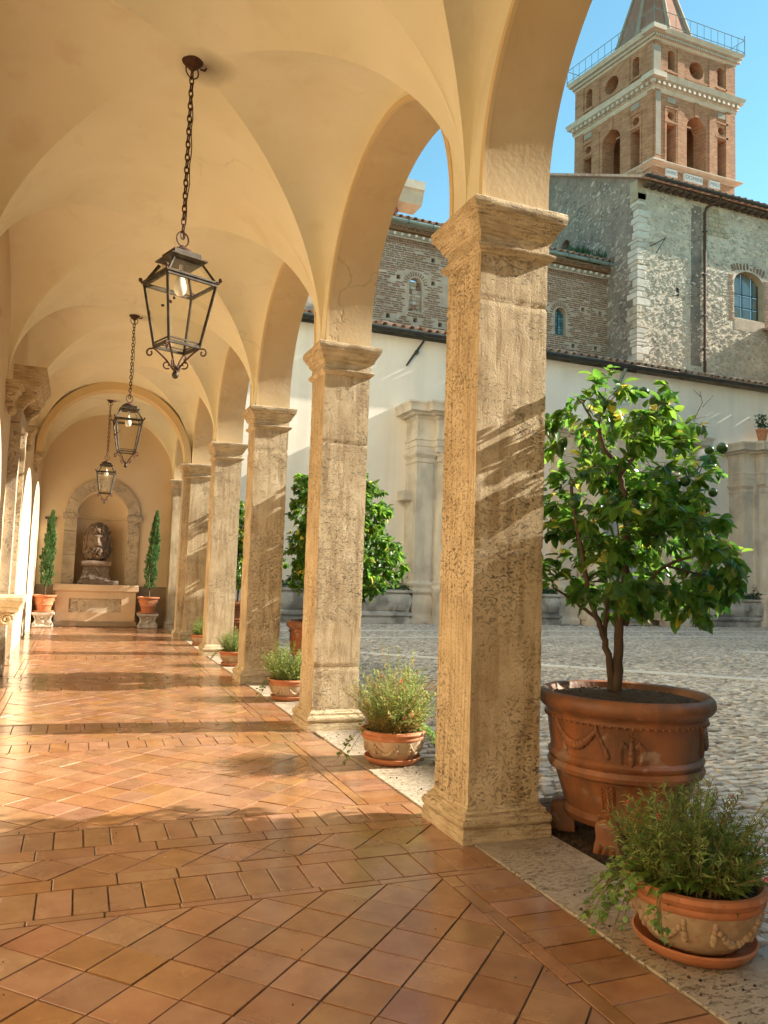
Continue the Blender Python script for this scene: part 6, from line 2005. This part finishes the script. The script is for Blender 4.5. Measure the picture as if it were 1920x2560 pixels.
for side, W_ in (('r', TW), ('l', TD)):
    c = W_ / 2 + .1
    low = [archpoly(c - .74, c + .74, 26.85, 29.55), [(c - 2.32, 26.9), (c - 1.62, 26.9), (c - 1.62, 29.35), (c - 2.32, 29.35)], [(c + 1.62, 26.9), (c + 2.32, 26.9), (c + 2.32, 29.35), (c + 1.62, 29.35)],
           circ(c - 1.97, 29.92, .25), circ(c + 1.97, 29.92, .25)]
    tface(Z1, Z2, W_, low, .9, side, 'belfry_wall', M['tower'])
    up = [circ(c, 33.35, .56), archpoly(c - 2.2, c - 1.68, 32.85, 33.85), archpoly(c + 1.68, c + 2.2, 32.85, 33.85)]
    tface(32.3, 34.45, W_, up, .8, side, 'upper_wall', M['tower'])
    # panels, strips and frames standing proud
    P3 = (lambda u0, u1, z0, z1, d, m, nm: obj(nm, MB().box(u0, u1, -d, .02, z0, z1, TM), m, tw_)) if side == 'r' else (lambda u0, u1, z0, z1, d, m, nm: obj(nm, MB().box(-d, .02, u0, u1, z0, z1, TM), m, tw_))
    P3(0.0, .42, Z1, Z2, .09, M['tower'], 'corner_pilaster'); P3(W_ - .75, W_, Z1, Z2, .07, M['tower'], 'corner_pilaster')
    P3(0.0, .42, 32.3, 34.45, .09, M['tower'], 'corner_pilaster'); P3(W_ - .75, W_, 32.3, 34.45, .07, M['tower'], 'corner_pilaster')
    for a, b in ((c - 1.50, c - .98), (c + .98, c + 1.50)):
        P3(a, b, Z1, 30.7, .06, M['tower'], 'pilaster_strip'); P3(a, b, 32.3, 34.3, .05, M['tower'], 'pilaster_strip')
    P3(c - .17, c + .17, 30.3, 31.2, .07, M['tower'], 'keystone')
    for q in (-1, 1):
        u = c + q * 1.97
        P3(u - .48, u - .36, Z1, 30.35, .05, M['tower'], 'slit_frame'); P3(u + .36, u + .48, Z1, 30.35, .05, M['tower'], 'slit_frame')
        P3(u - .5, u + .5, 29.42, 29.55, .07, M['tower'], 'slit_lintel'); P3(u - .5, u + .5, 30.36, 30.46, .07, M['tower'], 'slit_lintel')
        P3(u - .32, u + .32, 30.7, 31.05, .06, M['tower_plast'], 'relief_panel')
        P3(u - .42, u + .42, 32.62, 32.72, .07, M['tower'], 'sill')
    P3(c - .74, c - .4, 29.5, 29.6, -.01, M['tower'], 'impost')
    P3(c - .85, c + .85, 32.55, 32.65, .06, M['tower'], 'sill')
obj('cement_patch', MB().box(-.10, .42, -.10, .0, 32.5, 34.1, TM), M['tower_plast'], tw_)
obj('corner_patch', MB().box(.05, .43, -.105, .0, 27.2, 31.2, TM), M['tower_plast'], tw_)
# hollow belfry behind the openings
obj('rear_walls', MB().box(.9, TW, TD - .9, TD, 20, 34.45, TM).box(TW - .9, TW, .9, TD, 20, 34.45, TM), M['tower'], tw_)
obj('lower_shaft', MB().box(0, TW, 0, TD, 18, 26.51, TM), M['tower'], tw_)
def cornice(prof, nm, m=None):
    obj(nm, MB().rect_sweep(prof, 0, TW, 0, TD, M=TM), m or M['marble'], tw_, 40)
cornice([(.0, 26.50), (.04, 26.51), (.06, 26.55), (.14, 26.58), (.18, 26.61), (.28, 26.64), (.32, 26.69), (.35, 26.71), (.35, 26.76), (.1, 26.79), (-.5, 26.80)], 'base_cornice')
cornice([(.0, 31.2), (.06, 31.25), (.10, 31.36), (.10, 31.45), (.16, 31.47), (.14, 31.72), (.30, 31.80), (.38, 31.84), (.38, 31.96), (.44, 32.06), (.46, 32.16), (.1, 32.3), (-.5, 32.31)], 'middle_cornice')
cornice([(.0, 34.4), (.08, 34.46), (.10, 34.56), (.14, 34.58), (.14, 34.74), (.24, 34.82), (.34, 34.86), (.34, 34.96), (.42, 35.04), (.44, 35.13), (.1, 35.2), (-3, 35.22)], 'top_cornice')
# break forward over the corner
for z0, z1, d in ((31.84, 32.18, .52), (34.86, 35.15, .50), (26.65, 26.77, .41)):
    obj('corner_break', MB().box(-d, .45, -d, .45, z0, z1, TM), M['marble'], tw_)
ms = []; m2 = []
for k in range(18):
    u = -.3 + k * .385
    ms.append(TM @ Matrix.Translation((u, -.27, 31.63)))
    ms.append(TM @ Matrix.Translation((-.27, u + .05, 31.63)))
for k in range(42):
    u = -.2 + k * .163
    m2.append(TM @ Matrix.Translation((u, -.20, 34.66))); m2.append(TM @ Matrix.Translation((-.20, u, 34.66)))
pieces('modillion', mesh_of('modillion', MB().box(-.1, .1, -.07, .13, -.10, .11), M['marble']), ms, M['marble'], tw_)
pieces('dentil', mesh_of('tower_dentil', MB().box(-.05, .05, -.06, .08, -.07, .07), M['marble']), m2, M['marble'], tw_)
def text_on(s, u, z, h, nm, parent):
    cu = bpy.data.curves.new(nm, 'FONT'); cu.body = s; cu.size = h; cu.extrude = .004; cu.align_x = 'CENTER'; cu.align_y = 'CENTER'
    tmp = bpy.data.objects.new(nm, cu); COL.objects.link(tmp)
    dg = bpy.context.evaluated_depsgraph_get()
    me = bpy.data.meshes.new_from_object(tmp.evaluated_get(dg))
    bpy.data.objects.remove(tmp)
    me.materials.clear(); me.materials.append(M['letter'])
    o = put(nm, me, parent, Matrix.Translation(TP(u, -.137, z)) @ Matrix.Rotation(PI / 2, 4, 'X'))
    return o
PZ0, PZ1 = 26.02, 26.49
for s, u0, u1 in (('ANNO', .85, 1.68), ('DOMINI', 2.22, 3.61), ('MDCI', 4.16, 4.98)):
    pn = obj('inscription_panel', MB().bbox(u0, u1, -.13, .0, PZ0, PZ1, .01, TM), M['panel'], tw_)
    text_on(s, (u0 + u1) / 2, (PZ0 + PZ1) / 2, .36 if s == 'DOMINI' else .29, 'lettering', pn)
# parapet railing
rl = MB()
e = .40
cs = [(-e, -e), (TW + e, -e), (TW + e, TD + e), (-e, TD + e)]
for k in range(4):
    a, b = cs[k], cs[(k + 1) % 4]
    for zz in (35.3, 36.12): rl.tube([TM @ Vector((a[0], a[1], zz)), TM @ Vector((b[0], b[1], zz))], .022, 5)
    n = 13
    for i in range(n):
        t = i / n
        p = TM @ Vector((a[0] + (b[0] - a[0]) * t, a[1] + (b[1] - a[1]) * t, 35.15))
        rl.tube([p, p + Vector((0, 0, .98 if i else 1.25))], .016 if i else .028, 5)
obj('railing', rl, M['zinc'], tw_)
# octagonal spire with ribs
SPIRE = [(2.75, 35.2), (2.2, 37.0), (1.3, 40.0), (.1, 44.6)]
sc_ = TM @ Vector((TW / 2, TD / 2, 0))
def oct_(r, z): return [(sc_.x + r * math.cos(PI / 8 + PI / 4 * k + .08), sc_.y + r * math.sin(PI / 8 + PI / 4 * k + .08), z) for k in range(8)]
lv = SPIRE
for k in range(8):
    mb = MB(); vs = []
    for r, z in lv:
        o = oct_(r, z); vs += [o[k], o[(k + 1) % 8]]
    mb.add(vs, [(2 * i, 2 * i + 1, 2 * i + 3, 2 * i + 2) for i in range(len(lv) - 1)])
    obj('spire_face', mb, M['spire'], tw_)
    obj('spire_rib', MB().tube([oct_(r * 1.01, z)[k] for r, z in lv], [.15, .14, .11, .05], 6), M['spire_rib'], tw_, 60)

# ------------------------------------------------------------------ unseen east wing, added with stepped heights to shade the courtyard
ew = thing('east_shade_wing', 'unseen plastered wing added beyond the right edge, stepped in height to shade the courtyard', 'building', (30, 5, 0))
EXX = 26.3
for y0, y1, h in ((-30, .85, 15.95), (.85, 15.9, 13.9), (15.9, 19.3, 15.0), (19.3, 23.6, 17.2)):
    obj('wing_block', MB().box(EXX, EXX + 6, y0 + .001, y1 - .001, -.1, h), M['ochre'], ew)
    obj('wing_eave', MB().box(EXX - .3, EXX + 6.3, y0 + .003, y1 - .003, h + .001, h + .2), M['coppo'], ew)
for k in range(9):
    for z in (2.5, 7.0, 11.0):
        y = -12 + 3.4 * k
        w_ = obj('window', MB().bbox(EXX - .06, EXX - .002, y, y + 1.1, z, z + 1.8, .03), M['marble'], ew)
        obj('pane', MB().box(EXX - .07, EXX - .062, y + .12, y + .98, z + .12, z + 1.68), M['greyglass'], w_)

sw = thing('south_shade_wing', 'low unseen wing added behind the viewer to block skylight from the courtyard', 'building', (13, -8, 0))  # unseen wing, added to cut skylight on the near arcade faces
obj('wing_block', MB().box(XO + .1, 26.2, -12, -5.4, -.1, 9.4), M['ochre'], sw)
obj('wing_eave', MB().box(XO + .1, 26.2, -12.2, -5.1, 9.401, 9.6), M['coppo'], sw)
for k in range(7):
    x = 2.2 + 3.4 * k
    w_ = obj('doorway_shade', MB().prism(archpoly(x, x + 2.4, .02, 2.6), 'y', -5.398, -5.36), M['dark'], sw)  # flat near-black panels stand in for shaded doorways
